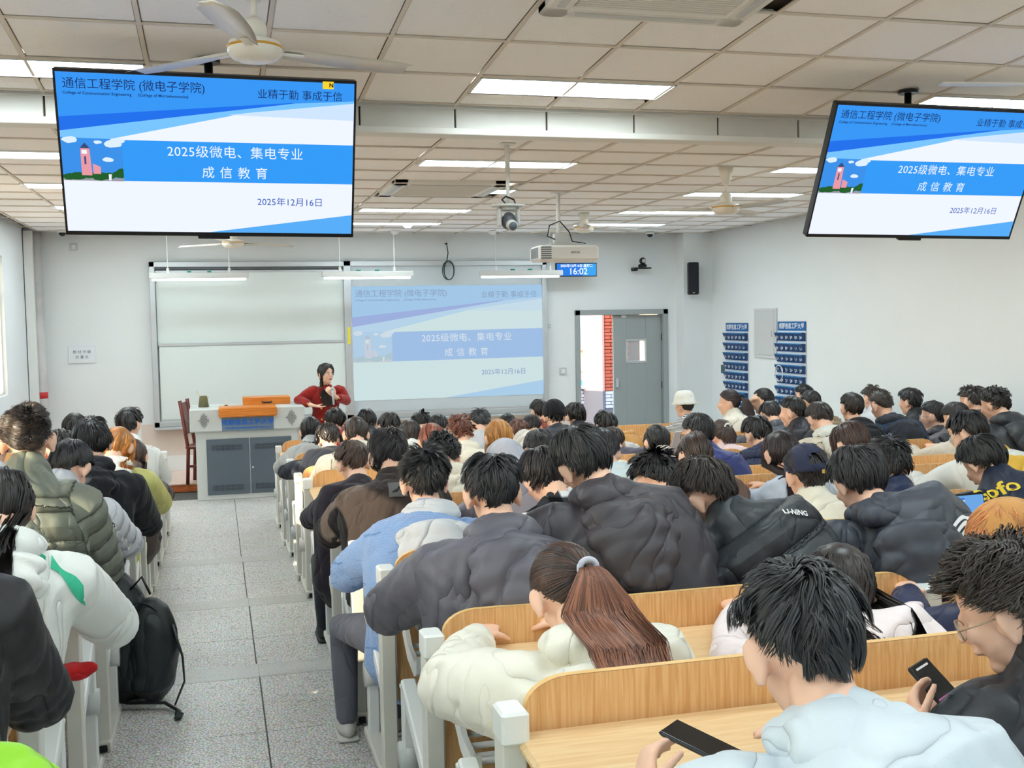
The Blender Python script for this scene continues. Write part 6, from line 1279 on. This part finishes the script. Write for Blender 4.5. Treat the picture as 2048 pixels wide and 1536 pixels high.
def phone(label, loc, rot_, screen=None, body=BLACK, W_=.072, H_=.152):
    t = thing('phone', label, 'phone', loc); t.rotation_euler = rot_; MB().box((0, 0, 0), (W_, H_, .009), .004).make('body', body, t)
    sc = MB().box((0, 0, .0048), (W_-.005, H_-.006, .0012), .0004).make('screen', mat('phone_glass', (16, 17, 20), .1), t)
    if screen:
        for (x0, x1, y0, y1, col, e) in screen: MB().bb((x0*W_, y0*H_, .0058), (x1*W_, y1*H_, .0062), 0).make('picture_shape', em('ph_%d_%d_%d' % col, col), sc)
    return t
W_ = p_gl['org']+p_gl['W'][0]; W2 = p_gl['org']+p_gl['W'][1]
pp = at(1885, 1385, 1.95)
phone('black phone showing a colourful game, held by the person with wire glasses', tuple(pp), (math.radians(42), math.radians(-8), math.radians(24)), [(-.46, .46, -.44, -.05, (60, 120, 200), 1), (-.46, .1, -.30, -.05, (200, 70, 90), 1), (-.1, .46, -.44, -.30, (80, 200, 170), 1), (-.3, .3, -.20, -.1, (230, 220, 240), 1), (-.3, .3, .40, .43, (200, 200, 200), 1)])
wf = p_fg['org']+p_fg['W'][0]; phone('dark phone in the left hand of the nearest person', tuple(at(1408, 1490, 1.78)), (math.radians(14), 0, math.radians(40)))
wr_ = p_fg; phone('pale phone held up by the person in royal blue', tuple(at(1352, 885, 6.35)), (math.radians(-75), 0, math.radians(20)), None, WHITE)
zt = fl(2.9)+.75; p = at(1735, 1258, 2.86); t = thing('tablet', 'dark brown tablet lying on the second desk beside the long dark hair', 'tablet', (p[0], 2.88, zt), .1); MB().box((0, 0, .004), (.17, .11, .008), .004).make('body', mat('brown_case', (92, 66, 54), .5), t); MB().box((0, 0, .0088), (.155, .098, .001), .0004).make('screen', mat('phone_glass', (16, 17, 20), .1), t)
p = at(1835, 1312, 2.72); t = thing('tissue_pack', 'crumpled pink-white cloth pouch on the second desk', 'pouch', (p[0], 2.76, zt)); m = MB(); m.ell((0, 0, .035), (.055, .03, .04)); m.ell((-.05, .0, .03), (.04, .03, .03)); m.bb((-.035, -.012, .02), (.05, .015, .10), .01); me = remesh(m, .006, 3); displace(me, lambda v: .006*noise3(v, 40, 3, 2)); link('cloth', me, t, fabric((246, 228, 230)))
# bottle and tea cup
Yq = YK(5)-.2; p = at(1273, 945, Yq); t = thing('water_bottle', 'clear water bottle with white cap beside the pale blue hood', 'bottle', (p[0], Yq, fl(Yq)+.75)); MB().lathe([(0, 0), (.03, 0), (.032, .01), (.032, .13), (.02, .165), (.013, .175), (.013, .185), (0, .185)]).make('bottle_body', mat('clear_plastic', (225, 238, 240), .08, alpha=.35), t, True); MB().lathe([(0, .182), (.0165, .182), (.0165, .205), (0, .205)]).make('cap', WHITE, t, True); MB().lathe([(.0328, .05), (.0328, .11)]).make('label_band', mat('bottle_label', (210, 226, 216), .5), t, True)
Yq = YK(7)-.2; p = at(1318, 858, Yq); t = thing('tea_cup', 'plastic milk tea cup with green straw on a desk before the door', 'cup', (p[0], Yq, fl(Yq)+.75)); MB().lathe([(0, 0), (.03, 0), (.042, .13), (.0, .13)]).make('cup', mat('milk_tea', (222, 190, 150), .4), t, True); MB().lathe([(0, .13), (.046, .13), (.046, .145), (.03, .165), (0, .168)]).make('lid', WHITE, t, True); MB().tube([(0, 0, .15), (.008, 0, .24)], .0035, 6).make('straw', mat('green_straw', (90, 200, 120), .4), t, True)
# red pouch in the rack of the left block
Yq = YK(2)-.2; p = at(122, 1250, Yq); t = thing('red_pouch', 'bright red cloth pouch in the rack of the left block', 'pouch', (p[0], Yq, fl(Yq)+.55)); m = MB(); m.ell((0, 0, .03), (.09, .05, .03)); m.ell((.07, 0, .04), (.04, .02, .02)); me = remesh(m, .008, 2); displace(me, lambda v: .005*noise3(v, 30, 6, 2)); link('cloth', me, t, fabric((206, 40, 44)))
bpy.data.scenes.remove(TMP)
